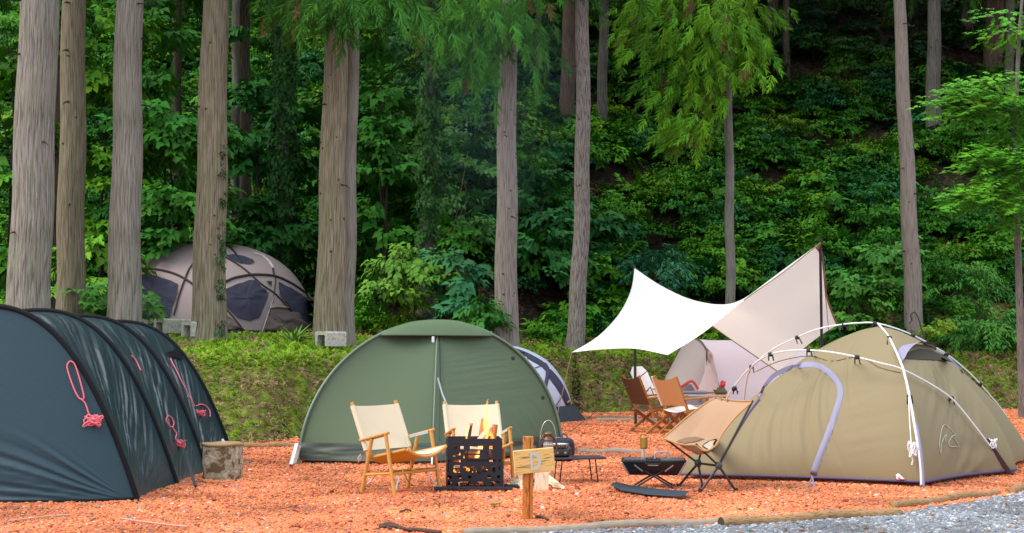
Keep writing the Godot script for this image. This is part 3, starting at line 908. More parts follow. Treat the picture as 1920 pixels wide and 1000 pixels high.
	for tier: Array in [[1850, 150, 0.0, 72, 60], [1810, 165, 0.3, 40, 34], [1890, 180, 0.4, 60, 40], [1840, 200, 0.2, 62, 40], [1900, 240, 0.1, 40, 30], [1880, 290, 0.3, 64, 50], [1850, 275, 0.5, 34, 24], [1890, 330, 0.2, 60, 44], [1840, 352, 0.5, 44, 36], [1820, 345, 0.4, 24, 14], [1880, 375, 0.4, 60, 44], [1910, 300, 0.6, 40, 34], [1930, 200, 0.2, 80, 60], [1960, 320, 0.0, 90, 70], [1910, 60, -0.2, 60, 34], [1950, 20, 0, 100, 60], [1905, 420, 0.2, 36, 20]]:
		var q := at(tier[0], tier[1], d - tier[2]) - mf
		var p := path_at(path, q.y - 0.12 * absf(q.x))
		limbs.tube([p, p.lerp(q, 0.5) + Vector3(0, 0.08, 0), q], [0.02, 0.012, 0.004], 5, false)
		for k in tier[4]:
			var w := rng.randf()
			var s: float = tier[3] * d / FOCAL
			var fp := q + Vector3(rng.randfn(0, s * 0.55), rng.randfn(0, 0.05), rng.randfn(0, s * 0.5))
			fp.y -= 0.12 * absf(fp.x - p.x)
			where.append(facing(fp, Vector3(fp.x - p.x, -0.15, fp.z - p.z + 0.15) + jitter(0.3), Vector3.UP + Vector3(0, 0, 0.3) + jitter(0.25), rng.randf_range(0.26, 0.42)))
			var b := rng.randf_range(0.7, 1.25)
			var y: float = rng.randf_range(0, 1) * (1.6 if tier[0] == 1890 and tier[1] == 180 else 0.7)
			tints.append(Color((0.07 + 0.07 * y) * b, (0.3 + 0.02 * y) * b, 0.022 * b))
	put("branches", limbs, M.bark_dark, t).set_meta("kind", "stuff")
	many("foliage", M.maple, M.leaf, where, tints, t)

# ---------------------------------------------------------------- helpers for things laid on cloth
func putw(called: String, mb: Mb, m: Material, t: Node3D) -> MeshInstance3D:
	for i in mb.v.size(): mb.v[i] -= t.position
	return put(called, mb, m, t)

func tris(list: Array) -> PackedVector3Array:
	var out := PackedVector3Array()
	for mb: Mb in list:
		for i in mb.ix: out.append(mb.v[i])
	return out

# where the line of sight through that pixel meets the cloth, lifted off it by `off`
var miss_at := 10.0

func meet(f: PackedVector3Array, px: float, py: float, off: float, else_d := 0.0) -> Vector3:
	var r := ray(px, py)
	var best := 1e9
	var out := at(px, py, else_d if else_d > 0 else miss_at)
	for i in range(0, f.size(), 3):
		var hit = Geometry3D.ray_intersects_triangle(EYE, r, f[i], f[i + 1], f[i + 2])
		if hit != null and -hit.z < best:
			best = -hit.z
			var n := (f[i + 1] - f[i]).cross(f[i + 2] - f[i]).normalized()
			if n.dot(r) > 0: n = -n
			out = hit + n * off
	return out

func smooth_line(pts: Array, per := 5) -> Array:
	var out := []
	for i in pts.size() - 1:
		var a = pts[maxi(i - 1, 0)]; var b = pts[i]; var c = pts[i + 1]; var d = pts[mini(i + 2, pts.size() - 1)]
		for k in per: out.append(b.cubic_interpolate(c, a, d, float(k) / per))
	out.append(pts[-1])
	return out

func on_cloth(f: PackedVector3Array, px: Array, off: float, per := 4) -> Array:
	var out := []
	for q: Vector2 in smooth_line(px, per): out.append(meet(f, q.x, q.y, off))
	return out

# a flat band with a raised middle along a line on the cloth
func ribbon(f: PackedVector3Array, px: Array, half: Array, off: float, per := 4) -> Mb:
	var line := smooth_line(px, per)
	var mb := Mb.new()
	for i in line.size():
		var d: Vector2 = (line[mini(i + 1, line.size() - 1)] - line[maxi(i - 1, 0)]).normalized()
		var n := Vector2(-d.y, d.x)
		var k := float(i) / (line.size() - 1) * (half.size() - 1)
		var h := lerpf(half[int(k)], half[mini(int(k) + 1, half.size() - 1)], k - int(k))
		var c := meet(f, line[i].x, line[i].y, off * 2.2)
		for w in 5:
			var s := (w - 2) / 2.0
			var q: Vector2 = line[i] + n * h * s
			var p := meet(f, q.x, q.y, off * (0.4 if absf(s) == 1.0 else (1.9 if s != 0 else 2.2)))
			if p.distance_to(c) > h * 0.02: p = c + (p - c).normalized() * h * 0.006
			mb.vert(p, Vector2(w * 0.25, i * 0.2))
	for i in line.size() - 1:
		for w in 4:
			var a := i * 5 + w
			mb.tri(a, a + 5, a + 1); mb.tri(a + 1, a + 5, a + 6)
	return mb

# a piece of cloth of that outline laid on another, in rings round its middle
func patch(f: PackedVector3Array, px: Array, off: float, rings := 5, per := 3, fold := 0.0) -> Mb:
	var loop := px.duplicate()
	loop.append(px[0])
	var line := []
	for i in px.size():
		for k in per: line.append(px[i].lerp(loop[i + 1], float(k) / per))
	var mid := Vector2.ZERO
	for q: Vector2 in line: mid += q / line.size()
	var mb := Mb.new()
	var n := line.size()
	for r in rings + 1:
		for i in n + 1:
			var q: Vector2 = mid.lerp(line[i % n], 1.0 - float(r) / rings * 0.97)
			var w := off + fold * 0.5 + fold * noise.get_noise_2d(q.x * 1.4 + q.y * 0.6, q.y * 6.0)
			mb.vert(meet(f, q.x, q.y, w), q * 0.02)
	for r in rings:
		for i in n:
			var a := r * (n + 1) + i
			mb.tri(a, a + 1, a + n + 1); mb.tri(a + 1, a + n + 2, a + n + 1)
	return mb

# a hank of cord, wound up and tied
func hank(p: Vector3, w: float, h: float, r: float, turns: float, seed_: float) -> Mb:
	var path := []
	var n := int(turns * 14)
	for i in n + 1:
		var a := TAU * turns * i / n
		var k := 1.0 + 0.35 * noise.get_noise_2d(i * 9.0 + seed_ * 40, seed_ * 100)
		path.append(p + Vector3(cos(a) * w * k + sin(a * 0.37 + seed_) * w * 0.5, sin(a * 1.13 + seed_) * h * k + cos(a * 0.23) * h * 0.4, 0.018 * sin(a * 0.61 + seed_) + 0.014))
	return Mb.new().tube(path, r, 5)

# ---------------------------------------------------------------- tents
func tunnel_tent() -> void:
	var cx := -3.35
	var t := thing("tunnel_tent", Vector3(cx, 0, -9.4), "large dark blue tunnel tent with black arches and pink guy lines", "tent")
	var cloth := fabric(lin(0.017, 0.047, 0.067), 0.5, 0.4)  # end panels: colour lightened as the side catching more light
	var cloth2 := fabric(lin(0.008, 0.025, 0.035), 0.3, 0.7)  # same cloth for the long sides, their shade painted in as darker colour
	var black := mat(lin(0.007, 0.008, 0.011), 0.8, 0.3)
	var pink := mat(lin(0.72, 0.15, 0.2), 0.7)
	var ds := [8.1, 9.05, 9.95, 10.9]
	var hs := [1.215, 1.215, 1.2, 1.18]
	var arch := func(o: float, d: float, h: float) -> Vector3: return Vector3(cx + o, h * (1.0 - pow(absf(o), 2.45)), -d)
	var bodies := []
	for s in 3:
		var f := func(u: float, v: float) -> Vector3:
			var o := sin((u - 0.5) * PI)
			var d := lerpf(ds[s], ds[s + 1], v)
			var h := lerpf(hs[s], hs[s + 1], v)
			var sag := 1.0 - 0.035 * sin(PI * v)
			var p: Vector3 = arch.call(o, d, h)
			p = Vector3(cx + (p.x - cx) * sag, p.y * sag, p.z)
			var nn := Vector3(2.45 * pow(absf(o), 1.45) * signf(o), 1.0 / h, 0).normalized()
			var l := (1.0 - u if u > 0.5 else u) * 3.1
			var up := v * 0.95
			var across := l - 0.75 * up
			var w := noise.get_noise_2d(across * 800 + 50 * noise.get_noise_2d(across * 40, up * 70 + s * 50), (up + 0.5 * l) * 30 + s * 90)
			w += 0.4 * noise.get_noise_2d(across * 300 + 900, (up + 0.5 * l) * 25)
			return p + nn * w * 0.0115 * sin(PI * clampf(v * 1.02 - 0.01, 0, 1)) * smoothstep(0.0, 0.12, minf(u, 1 - u)) * (0.35 + 0.65 * smoothstep(0.5, 0.36, absf(u - 0.5)) + 0.4)
		var mb := Mb.new().grid(260, 64, f, Vector2(3, 1))
		bodies.append(mb)
	var ends := []
	for e in 2:
		var sg := 1.0 if e == 0 else -1.0
		var d0: float = ds[0] if e == 0 else ds[3]
		var h0: float = hs[0] if e == 0 else hs[3]
		var f := func(u: float, v: float) -> Vector3:
			var o := (u - 0.5) * 2.0
			var p: Vector3 = arch.call(o, d0, h0)
			var y := p.y * v
			var z := -d0 + sg * 0.17 * (1.0 - v) * (1.0 - pow(absf(o), 4.0))
			var low := smoothstep(0.42, 0.02, v)
			var fan := (v + 0.02) / (0.25 + 0.75 * (1.0 - u))
			z += sg * 0.045 * low * noise.get_noise_2d(o * 9.0, fan * 300.0) * smoothstep(0.98, 0.8, u) * smoothstep(0.0, 0.05, v)
			z += sg * 0.0015 * noise.get_noise_2d(o * 60, v * 90 + 300)
			return Vector3(p.x, y, z)
		ends.append(Mb.new().grid(90, 70, f, Vector2(2, 1)))
	var front := tris([ends[0]])
	var side := tris(bodies)
	var guys := []
	# [cord loop, cord, hank] laid on the cloth
	guys.append([on_cloth(front, [Vector2(131, 678), Vector2(126, 690), Vector2(138, 728), Vector2(149, 748), Vector2(157, 746), Vector2(150, 715), Vector2(140, 684), Vector2(131, 678)], 0.012), 0])
	guys.append([on_cloth(front, [Vector2(151, 748), Vector2(160, 758), Vector2(166, 776), Vector2(172, 782)], 0.012), 0])
	guys.append([[meet(front, 176, 790, 0.02)], 0.042])
	guys.append([on_cloth(side, [Vector2(311, 780), Vector2(309, 792), Vector2(318, 803), Vector2(323, 796), Vector2(318, 784), Vector2(311, 780)], 0.012), 0])
	guys.append([on_cloth(side, [Vector2(320, 803), Vector2(328, 815), Vector2(326, 824), Vector2(332, 830)], 0.012), 0])
	guys.append([[meet(side, 333, 836, 0.02)], 0.036])
	guys.append([on_cloth(side, [Vector2(318, 675), Vector2(322, 684), Vector2(340, 722), Vector2(363, 764)], 0.014), 0])
	guys.append([on_cloth(side, [Vector2(365, 763), Vector2(378, 760), Vector2(390, 770), Vector2(391, 783)], 0.012), 0])
	guys.append([[meet(side, 374, 778, 0.02)], 0.03])
	guys.append([on_cloth(side, [Vector2(245, 670), Vector2(252, 678), Vector2(262, 697)], 0.012), 0])
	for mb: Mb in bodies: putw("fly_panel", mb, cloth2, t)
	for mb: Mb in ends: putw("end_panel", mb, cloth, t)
	for s in 4:
		var path := []
		for i in 61: path.append(arch.call(sin((i / 60.0 - 0.5) * PI), ds[s], hs[s]) + Vector3(0, 0.008, 0))
		putw("pole_sleeve", Mb.new().tube(path, 0.017, 10), black, t)
	for e in 2:
		var sg := 1.0 if e == 0 else -1.0
		var hem := []
		for i in 31:
			var o := (i / 30.0 - 0.5) * 2
			hem.append(Vector3(cx + o, 0.012, -(ds[0] if e == 0 else ds[3]) + sg * 0.17 * (1.0 - pow(absf(o), 4.0))))
		putw("hem", Mb.new().tube(hem, 0.011, 6), black, t)
	for i in guys.size():
		var g: Array = guys[i]
		if g[1] > 0: putw("tied_cord", hank(g[0][0], g[1] * 0.95, g[1] * 0.6, 0.0045, 9, i), pink, t)
		else: putw("guy_line", Mb.new().tube(g[0], 0.0048, 6), pink, t)
	# webbing from the arch feet to their pegs
	for q: Array in [[243, 890, 0, 258, 937], [342, 850, 1, 366, 912]]:
		var a := meet(front if q[2] == 0 else side, q[0], q[1], 0.02)
		putw("peg_strap", Mb.new().bar(a, on(q[3], q[4], 0.01), 0.022, 0.004, Vector3(1, 0, 0.4), 0), mat(lin(0.035, 0.04, 0.05), 0.8), t)
		putw("tent_peg", Mb.new().tube([on(q[3], q[4], 0.035), on(q[3] + 3, q[4] + 3, -0.05)], 0.006, 6), black, t)
	# the peaked vent on the last arch
	var vent := Mb.new()
	var v0 := meet(side, 308, 664, 0.01); var v1 := meet(side, 344, 678, 0.01); var v2 := meet(side, 326, 660, 0.05)
	vent.face([v0, v2, v1]); vent.face([v0, v1, v2 + Vector3(0, -0.05, 0.01)])
	putw("vent_hood", vent, black, t)

func camo_bag() -> void:
	var t := thing("camouflage_bag", on(417, 899), "camouflage canvas storage bag with a tan rim beside the blue tent", "bag", "", -0.25)
	var m := mat(Color.WHITE, 0.9, 0.2)
	m.albedo_texture = ntex(88, 0.02, 3, [lin(0.14, 0.1, 0.06), lin(0.3, 0.25, 0.17), lin(0.42, 0.38, 0.3), lin(0.2, 0.19, 0.12), lin(0.46, 0.42, 0.35)], [0.3, 0.42, 0.52, 0.6, 0.7], FastNoiseLite.TYPE_SIMPLEX_SMOOTH, 256)
	m.uv1_scale = Vector3(1.6, 2.1, 1)
	relief(m, M.weave, 0.1)
	var w := 0.135; var dp := 0.1; var h := 0.255
	var f := func(u: float, v: float) -> Vector3:
		var a := u * TAU
		var c := Vector2(signf(cos(a)) * pow(absf(cos(a)), 0.62), signf(sin(a)) * pow(absf(sin(a)), 0.62))
		var k := 1.0 + 0.03 * sin(v * PI) + 0.04 * noise.get_noise_2d(cos(a) * 60, v * 60 + sin(a) * 60)
		return Vector3(c.x * w * k, v * h * (1.0 + 0.02 * cos(a)), c.y * dp * k)
	put("body", Mb.new().grid(64, 20, f, Vector2(1, 0.25)), m, t)
	var rim := []
	for i in 49:
		var a := i / 48.0 * TAU
		rim.append(Vector3(signf(cos(a)) * pow(absf(cos(a)), 0.62) * w, h + 0.004 * sin(a * 3), signf(sin(a)) * pow(absf(sin(a)), 0.62) * dp))
	var tan := mat(lin(0.3, 0.2, 0.1), 0.85)
	put("rim", Mb.new().tube(rim, 0.012, 8, false), tan, t)
	put("lid", Mb.new().grid(40, 6, func(u, v):
		var a: float = u * TAU
		return Vector3(signf(cos(a)) * pow(absf(cos(a)), 0.62) * w * v, h + 0.004 + 0.014 * (1 - v * v), signf(sin(a)) * pow(absf(sin(a)), 0.62) * dp * v)), tan, t)
	put("handle", Mb.new().tube([Vector3(-w, h + 0.01, 0.04), Vector3(-w - 0.025, h + 0.005, 0.04), Vector3(-w - 0.02, h - 0.03, 0.04), Vector3(-w, h - 0.02, 0.04)], 0.006, 6), tan, t)
	put("tag", Mb.new().box(Transform3D(Basis.from_euler(Vector3(0, 0, 0.5)), Vector3(0.01, h + 0.025, 0.02)), Vector3(0.018, 0.03, 0.006), 0.002), mat(lin(0.7, 0.7, 0.7), 0.5), t)

func green_tent() -> void:
	var cx := -0.66; var hw := 1.12; var h := 1.2
	var zl := -10.75; var zr := -11.7
	var t := thing("dome_tent", Vector3(cx, 0, -11.4), "olive green dome tent with a capped peak behind the cream chairs", "tent")
	var cloth := fabric(lin(0.07, 0.106, 0.054), 0.5, 0.45, 0.2)
	var dark := fabric(lin(0.022, 0.035, 0.018), 0.35, 0.6)
	var capm := fabric(lin(0.072, 0.118, 0.052), 0.5, 0.45, 0.25)
	var pole := mat(lin(0.13, 0.18, 0.135), 0.4, 0.5, 0.2)
	var pale := mat(lin(0.62, 0.66, 0.68), 0.5)
	var half := func(y: float) -> float: return hw * sqrt(maxf(0.0, 1.0 - y * y / h / h))
	var frame_z := func(x: float, y: float) -> float: return lerpf(zl, zr, (x - cx + hw) / (2 * hw)) - 0.18 * (y / h)
	var front := func(w: float, y: float) -> Vector3:
		var x: float = cx + w * half.call(y)
		var bulge := 0.62 * pow(1.0 - y / h, 0.85) * (1.0 - pow(absf(w), 1.25)) * 0.95
		var z: float = frame_z.call(x, y) + bulge
		return Vector3(x, y, z)
	var skirt := 0.17
	var pan := []
	for s in 2:
		var f := func(u: float, v: float) -> Vector3:
			var y := lerpf(skirt, h * 0.995, sin(v * PI * 0.5))
			var w := lerpf(-1, 0, u) if s == 0 else u
			var p: Vector3 = front.call(w, y)
			var c := 0.003 * noise.get_noise_2d(p.x * 40, p.y * 60)
			if s == 1: c += 0.006 * noise.get_noise_2d(p.x * 60 + p.y * 20, (p.y - 0.12 * p.x) * 900) * smoothstep(0.25, 0.6, y) * smoothstep(1.15, 0.9, y) * sin(PI * u)
			if s == 1: c += 0.014 * noise.get_noise_2d((p.x * 1.0 + p.y * 0.75) * 520, (p.x - p.y) * 50) * smoothstep(0.62, 0.2, y) * smoothstep(0.45, 1.0, u) * (1 - u) * 4
			return p + Vector3(0, 0, c - 0.04 * sin(PI * u) * sin(PI * v))
		pan.append(Mb.new().grid(90, 130, f, Vector2(1, 1)))
	var skirts := []
	for s in 2:
		var f := func(u: float, v: float) -> Vector3:
			var y := lerpf(0.03, skirt + 0.004, v)
			var w := lerpf(-1, 0, u) if s == 0 else u
			var p: Vector3 = front.call(w, y)
			return p + Vector3(0, 0, 0.006 + 0.022 * sin(PI * v) * noise.get_noise_2d(p.x * 50, p.y * 300) + 0.012)
		skirts.append(Mb.new().grid(90, 16, f, Vector2(2, 0.3)))
	for mb: Mb in pan: putw("front_panel", mb, cloth, t)
	for mb: Mb in skirts: putw("skirt", mb, dark, t)
	# the back of the dome: swells a little beyond the front arch, so that its edge shows at the left
	var rear := Mb.new().grid(60, 50, func(u, v):
		var a: float = (u - 0.5) * PI
		var y: float = 0.03 + (h - 0.03) * sin(v * PI * 0.5)
		var r: float = half.call(y)
		var swell := 1.0 + 0.05 * cos(a) * cos(a)
		var x: float = cx + sin(a) * r
		var side := absf(sin(a))
		var z: float = frame_z.call(x, y) - cos(a) * r * 1.05
		x = cx + sin(a) * r * (1.0 + 0.1 * smoothstep(0.0, 0.5, cos(a)) * side) * (swell if side < 0.99 else 1.0)
		return Vector3(x, y, z))
	putw("rear_panel", rear, cloth, t)
	# poles in their sleeves
	var arch := []
	for i in 51:
		var a := (i / 50.0 - 0.5) * PI
		var y := h * cos(a)
		var x := cx + hw * sin(a)
		arch.append(Vector3(x, maxf(y, 0.0) + 0.004, frame_z.call(x, y) + 0.012))
	putw("arch_pole", Mb.new().tube(arch, 0.0125, 8), pole, t)
	var mid := []
	for i in 26:
		var y := lerpf(0.0, h * 0.97, i / 25.0)
		mid.append(front.call(0.0, y) + Vector3(0, 0, 0.018))
	putw("centre_pole", Mb.new().tube(mid, 0.0065, 8), pole, t)
	putw("pole_foot", Mb.new().tube([mid[0], mid[1], mid[2], mid[3], mid[4]], 0.0085, 8), pale, t)
	var seam := []
	for i in 21: seam.append(front.call(0.055, lerpf(0.05, h * 0.93, i / 20.0)) + Vector3(0, 0, 0.006))
	putw("door_zip", Mb.new().tube(seam, 0.006, 5), mat(lin(0.05, 0.075, 0.045), 0.6), t)
	putw("tie_tape", Mb.new().tube([at(821, 709, 10.62), at(829, 738, 10.57), at(838, 760, 10.5)], 0.007, 5), mat(lin(0.3, 0.36, 0.4), 0.6), t)
	# the cap over the peak, overhanging the door
	var ye := h * 0.905
	var cap := Mb.new().grid(40, 22, func(u, v):
		var w: float = (u - 0.5) * 2.0
		var e: float = half.call(ye)
		var x: float = cx + w * e * 1.01
		var top: float = h * sqrt(maxf(0.0, 1.0 - pow((x - cx) / hw, 2.0))) + 0.02
		var k: float = absf(v - 0.4) / 0.6 if v > 0.4 else (0.4 - v) / 0.4
		var y: float = lerpf(top, ye - 0.012, k * k) if v < 0.4 else lerpf(top, ye + 0.03, k * k)
		var z: float = frame_z.call(x, y)
		z += (0.4 - v) * (0.34 if v < 0.4 else 0.95) * sqrt(maxf(0.06, 1.0 - w * w))
		return Vector3(x, y + 0.004 * noise.get_noise_2d(x * 200, v * 90), z))
	putw("roof_cap", cap, capm, t)
	var lip := []
	for i in 31:
		var w := (i / 30.0 - 0.5) * 2.0
		var x: float = cx + w * half.call(ye) * 1.01
		lip.append(Vector3(x, ye - 0.012, frame_z.call(x, ye) + 0.4 * 0.34 * sqrt(maxf(0.06, 1.0 - w * w))))
	putw("cap_hem", Mb.new().tube(lip, 0.007, 6), dark, t)
	putw("cap_toggle", Mb.new().box(Transform3D(Basis(), at(812, 637, 10.62)), Vector3(0.022, 0.05, 0.02), 0.004), pale, t)
	# clips on the right-hand arch
	for q: Array in [[962, 672], [1018, 746], [584, 762]]:
		putw("pole_clip", Mb.new().box(Transform3D(Basis(), at(q[0], q[1], 11.2)), Vector3(0.03, 0.035, 0.03), 0.005), mat(lin(0.015, 0.015, 0.015), 0.6), t)
	# straps and peg at the left foot
	for q: Array in [[556, 832, 545, 873], [561, 836, 552, 870]]:
		putw("peg_strap", Mb.new().bar(at(q[0], q[1], 10.7), on(q[2], q[3], 0.0), 0.03, 0.004, Vector3(1, 0, 0.3), 0), pale, t)
	putw("tent_peg", Mb.new().tube([on(544, 872, 0.04), on(545, 876, -0.05)], 0.007, 6), mat(lin(0.05, 0.05, 0.06), 0.5), t)

func khaki_tent() -> void:
	var t := thing("geodesic_tent", Vector3(2.9, 0, -10.4), "khaki dome tent with white outside poles and a lavender door edge", "tent")
	var cloth := fabric(lin(0.238, 0.188, 0.108), 0.7, 0.35, 0.3)
	var lav := fabric(lin(0.26, 0.25, 0.36), 0.7, 0.3)
	var silver := mat(lin(0.75, 0.75, 0.77), 0.35, 0.5, 0.0)
	var black := mat(lin(0.015, 0.015, 0.018), 0.5)
	var maroon := mat(lin(0.05, 0.02, 0.025), 0.7)
	var plum := mat(lin(0.1, 0.075, 0.16), 0.7)
	var white := mat(lin(0.75, 0.75, 0.78), 0.8)
	var cor := [Vector2(1.22, 9.4), Vector2(2.82, 8.85), Vector2(3.82, 9.78), Vector2(4.36, 10.85), Vector2(3.5, 12.0), Vector2(2.0, 11.6)]
	var pw := [1.26, 1.7, 1.5, 1.38, 1.45, 1.4]
	var apex := Vector3(2.99, 1.135, -10.45)
	var panels := []
	for s in 6:
		var a: Vector2 = cor[s]; var b: Vector2 = cor[(s + 1) % 6]
		var f := func(u: float, v: float) -> Vector3:
			var c := a.lerp(b, u)
			var p: float = lerpf(pw[s], pw[(s + 1) % 6], smoothstep(0.0, 1.0, u)) + 0.08 * sin(PI * u)
			var phi := v * PI * 0.5
			var r := pow(maxf(cos(phi), 0.0), 2.0 / p); var y := pow(sin(phi), 2.0 / p)
			r *= 1.0 - 0.05 * sin(PI * u) * (1.0 - v)
			var g := Vector2(apex.x, -apex.z).lerp(c, r)
			var out := Vector3(g.x - apex.x, 0.35, -(g.y + apex.z)).normalized()
			var len := a.distance_to(b)
			var w := 0.0
			if s == 0:
				var door := smoothstep(0.72, 0.6, u) * smoothstep(0.12, 0.3, u)
				w += 0.026 * door * noise.get_noise_2d((u * 1.9 + v * 0.75) * 460, (v - u * 0.4) * 30 + 50) * smoothstep(0.02, 0.2, v) * smoothstep(0.8, 0.55, v)
				w += 0.02 * smoothstep(0.6, 0.72, u) * noise.get_noise_2d(u * 60, v * 620 - u * 120) * sin(PI * smoothstep(0.0, 0.75, v))
			elif s == 1:
				w += 0.02 * noise.get_noise_2d((u + v * 0.7) * 90 + 200, (u * 0.7 - v) * 330) * sin(PI * u) * smoothstep(0.75, 0.35, v)
			else:
				w += 0.008 * noise.get_noise_2d(u * 50 + s * 70, v * 60)
			w += 0.0025 * noise.get_noise_2d(u * 130 * len, v * 130 + s * 33)
			return Vector3(g.x, 0.045 + (apex.y - 0.045) * y, -g.y) + out * w * sin(PI * clampf(u, 0.0, 1.0))
		panels.append(Mb.new().grid(110, 90, f, Vector2(1.4, 1)))
	var f := tris([panels[0], panels[1], panels[2]])
	miss_at = 9.5
	# the edge of the door
	var trim := ribbon(f, [Vector2(1423, 746), Vector2(1436, 722), Vector2(1455, 702), Vector2(1488, 689), Vector2(1524, 684), Vector2(1550, 695), Vector2(1570, 716), Vector2(1576, 738), Vector2(1567, 774), Vector2(1553, 814), Vector2(1535, 861), Vector2(1523, 896)], [2.5, 4, 5.2, 5.5, 5.5, 6, 6.5], 0.005)
	var zip := ribbon(f, [Vector2(1424, 750), Vector2(1405, 775), Vector2(1380, 815), Vector2(1350, 868)], [2, 1.6], 0.006)
	var seam1 := on_cloth(f, [Vector2(1418, 697), Vector2(1460, 678), Vector2(1516, 668), Vector2(1560, 678), Vector2(1612, 670), Vector2(1650, 690), Vector2(1690, 700)], 0.004)
	var label := patch(f, [Vector2(1681, 890), Vector2(1686, 888), Vector2(1697, 898), Vector2(1697, 904), Vector2(1688, 905), Vector2(1682, 899)], 0.016, 3)
	var print := patch(f, [Vector2(1685, 894), Vector2(1688, 895), Vector2(1692, 901), Vector2(1686, 900)], 0.02, 2)
	var mark := []
	for l: Array in [[[1455, 755], [1447, 715], [1450, 680], [1457, 635], [1468, 607], [1480, 606], [1500, 622], [1520, 645], [1530, 657]], [[1530, 657], [1514, 664], [1525, 678], [1540, 700], [1551, 719]], [[1551, 719], [1525, 717], [1504, 716], [1496, 700], [1500, 684], [1514, 664]], [[1455, 755], [1457, 715], [1462, 690], [1474, 664], [1484, 655]], [[1484, 655], [1480, 670], [1480, 690]]]:
		var px := []
		for q: Array in l: px.append(Vector2(1240 + q[0] / 2.778, 580 + q[1] / 2.778))
		mark.append(on_cloth(f, px, 0.004, 3))
	# vent under a hood
	var dark_hole := patch(f, [Vector2(1695, 674), Vector2(1704, 661), Vector2(1722, 655), Vector2(1745, 657), Vector2(1768, 668), Vector2(1785, 680), Vector2(1760, 677), Vector2(1725, 675)], 0.006, 4)
	var hood := Mb.new()
	var hi := smooth_line([Vector2(1683, 662), Vector2(1690, 651), Vector2(1715, 645), Vector2(1745, 649), Vector2(1775, 665), Vector2(1808, 697)], 4)
	var lo := smooth_line([Vector2(1690, 686), Vector2(1699, 664), Vector2(1716, 653), Vector2(1747, 655), Vector2(1778, 672), Vector2(1806, 702)], 4)
	for i in hi.size():
		var k := sin(PI * i / (hi.size() - 1))
		hood.vert(meet(f, hi[i].x, hi[i].y, 0.006, 10.8), Vector2(0, i * 0.1))
		hood.vert(meet(f, lo[i].x, lo[i].y, 0.01 + 0.05 * k, 10.8) + Vector3(0, 0, 0.02 * k), Vector2(0.2, i * 0.1))
	for i in hi.size() - 1:
		hood.tri(i * 2, i * 2 + 1, i * 2 + 2); hood.tri(i * 2 + 2, i * 2 + 1, i * 2 + 3)
	var hem := []
	var hem2 := []
	for i in 23:
		hem.append(panels[0].v[i * 5] + Vector3(0, -0.004, 0)); hem2.append(panels[1].v[i * 5] + Vector3(0, -0.004, 0))
	var clips := []
	# poles: lists of [px, py, depth]
	var pole := func(l: Array) -> Array:
		var p := []
		for q: Array in l: p.append(at(q[0], q[1], q[2]))
		return smooth_line(p, 5)
	var pa: Array = pole.call([[1345, 800, 12.0], [1362, 749, 11.8], [1385, 715, 11.6], [1409, 688, 11.4], [1450, 655, 11.1], [1492, 634, 10.9], [1535, 617, 10.7], [1578, 609, 10.55], [1610, 606, 10.5], [1647, 607, 10.42], [1708, 627, 10.5], [1773, 663, 10.7], [1812, 694, 10.85], [1838, 720, 10.95], [1881, 771, 11.15], [1898, 803, 11.25]])
	var pb: Array = pole.call([[1392, 790, 11.3], [1400, 715, 10.8], [1413, 685, 10.4], [1445, 665, 10.0], [1480, 658, 9.72], [1517, 657, 9.55], [1560, 661, 9.42], [1607, 670, 9.34], [1650, 681, 9.3], [1690, 692, 9.3], [1744, 720, 9.42], [1784, 747, 9.5], [1815, 782, 9.54], [1848, 825, 9.58], [1858, 838, 9.6]])
	var pc: Array = pole.call([[1647, 607, 10.4], [1668, 634, 9.95], [1690, 681, 9.4], [1698, 708, 9.22], [1704, 735, 9.1], [1715, 796, 8.93], [1723, 845, 8.84], [1727, 880, 8.82], [1728, 913, 8.81]])
	for q: Array in [[1445, 665, 9.98], [1517, 657, 9.55], [1607, 670, 9.34], [1784, 747, 9.55], [1668, 634, 9.95], [1706, 745, 9.08], [1409, 688, 11.4], [1378, 728, 11.62]]:
		var p := at(q[0], q[1], q[2])
		clips.append([p, meet(f, q[0] + 1, q[1] + 12, 0.0, q[2])])
	for q: Array in [[1495, 633, 10.88, 1500, 645], [1582, 609, 10.55, 1585, 619], [1640, 607, 10.43, 1640, 617], [1712, 629, 10.5, 1708, 640], [1775, 664, 10.7, 1771, 671], [1838, 720, 10.95, 1834, 728], [1376, 730, 11.65, 1381, 736]]:
		clips.append([at(q[0], q[1], q[2]), at(q[3], q[4], q[2])])
	var bundle1 := at(1711, 843, 8.86)
	var bundle2 := at(1861, 832, 9.66)
	var bundle3 := at(1881, 812, 10.9)
	for mb: Mb in panels: putw("canopy_panel", mb, cloth, t)
	putw("door_edge", trim, lav, t)
	putw("door_zip", zip, plum, t)
	putw("seam", Mb.new().tube(seam1, 0.004, 5), mat(lin(0.16, 0.14, 0.07), 0.7), t)
	var lb := putw("label", label, white, t)
	for i in print.v.size(): print.v[i] -= t.position
	put("label_print", print, mat(lin(0.6, 0.05, 0.08), 0.6), lb)
	var mm := Mb.new()
	for l: Array in mark: mm.tube(l, 0.0026, 5)
	putw("emblem", mm, mat(lin(0.45, 0.45, 0.4), 0.5), t)
	putw("vent_opening", dark_hole, mat(lin(0.035, 0.025, 0.015), 0.9), t)
	putw("vent_hood", hood, lav, t)
	putw("hem", Mb.new().tube(hem, 0.009, 6), plum, t)
	putw("hem", Mb.new().tube(hem2, 0.012, 6), plum, t)
	var clo: Array = pc.slice(-16)
	var tape := []
	for p: Vector3 in clo: tape.append(p + Vector3(0.012, 0, 0.0))
	putw("corner_tape", Mb.new().tube(tape, 0.0125, 6), lav, t)
	for l: Array in [pa, pb]: putw("pole", Mb.new().tube(l, 0.0066, 8), silver, t)
	putw("pole", Mb.new().tube(pc, 0.009, 8), silver, t)
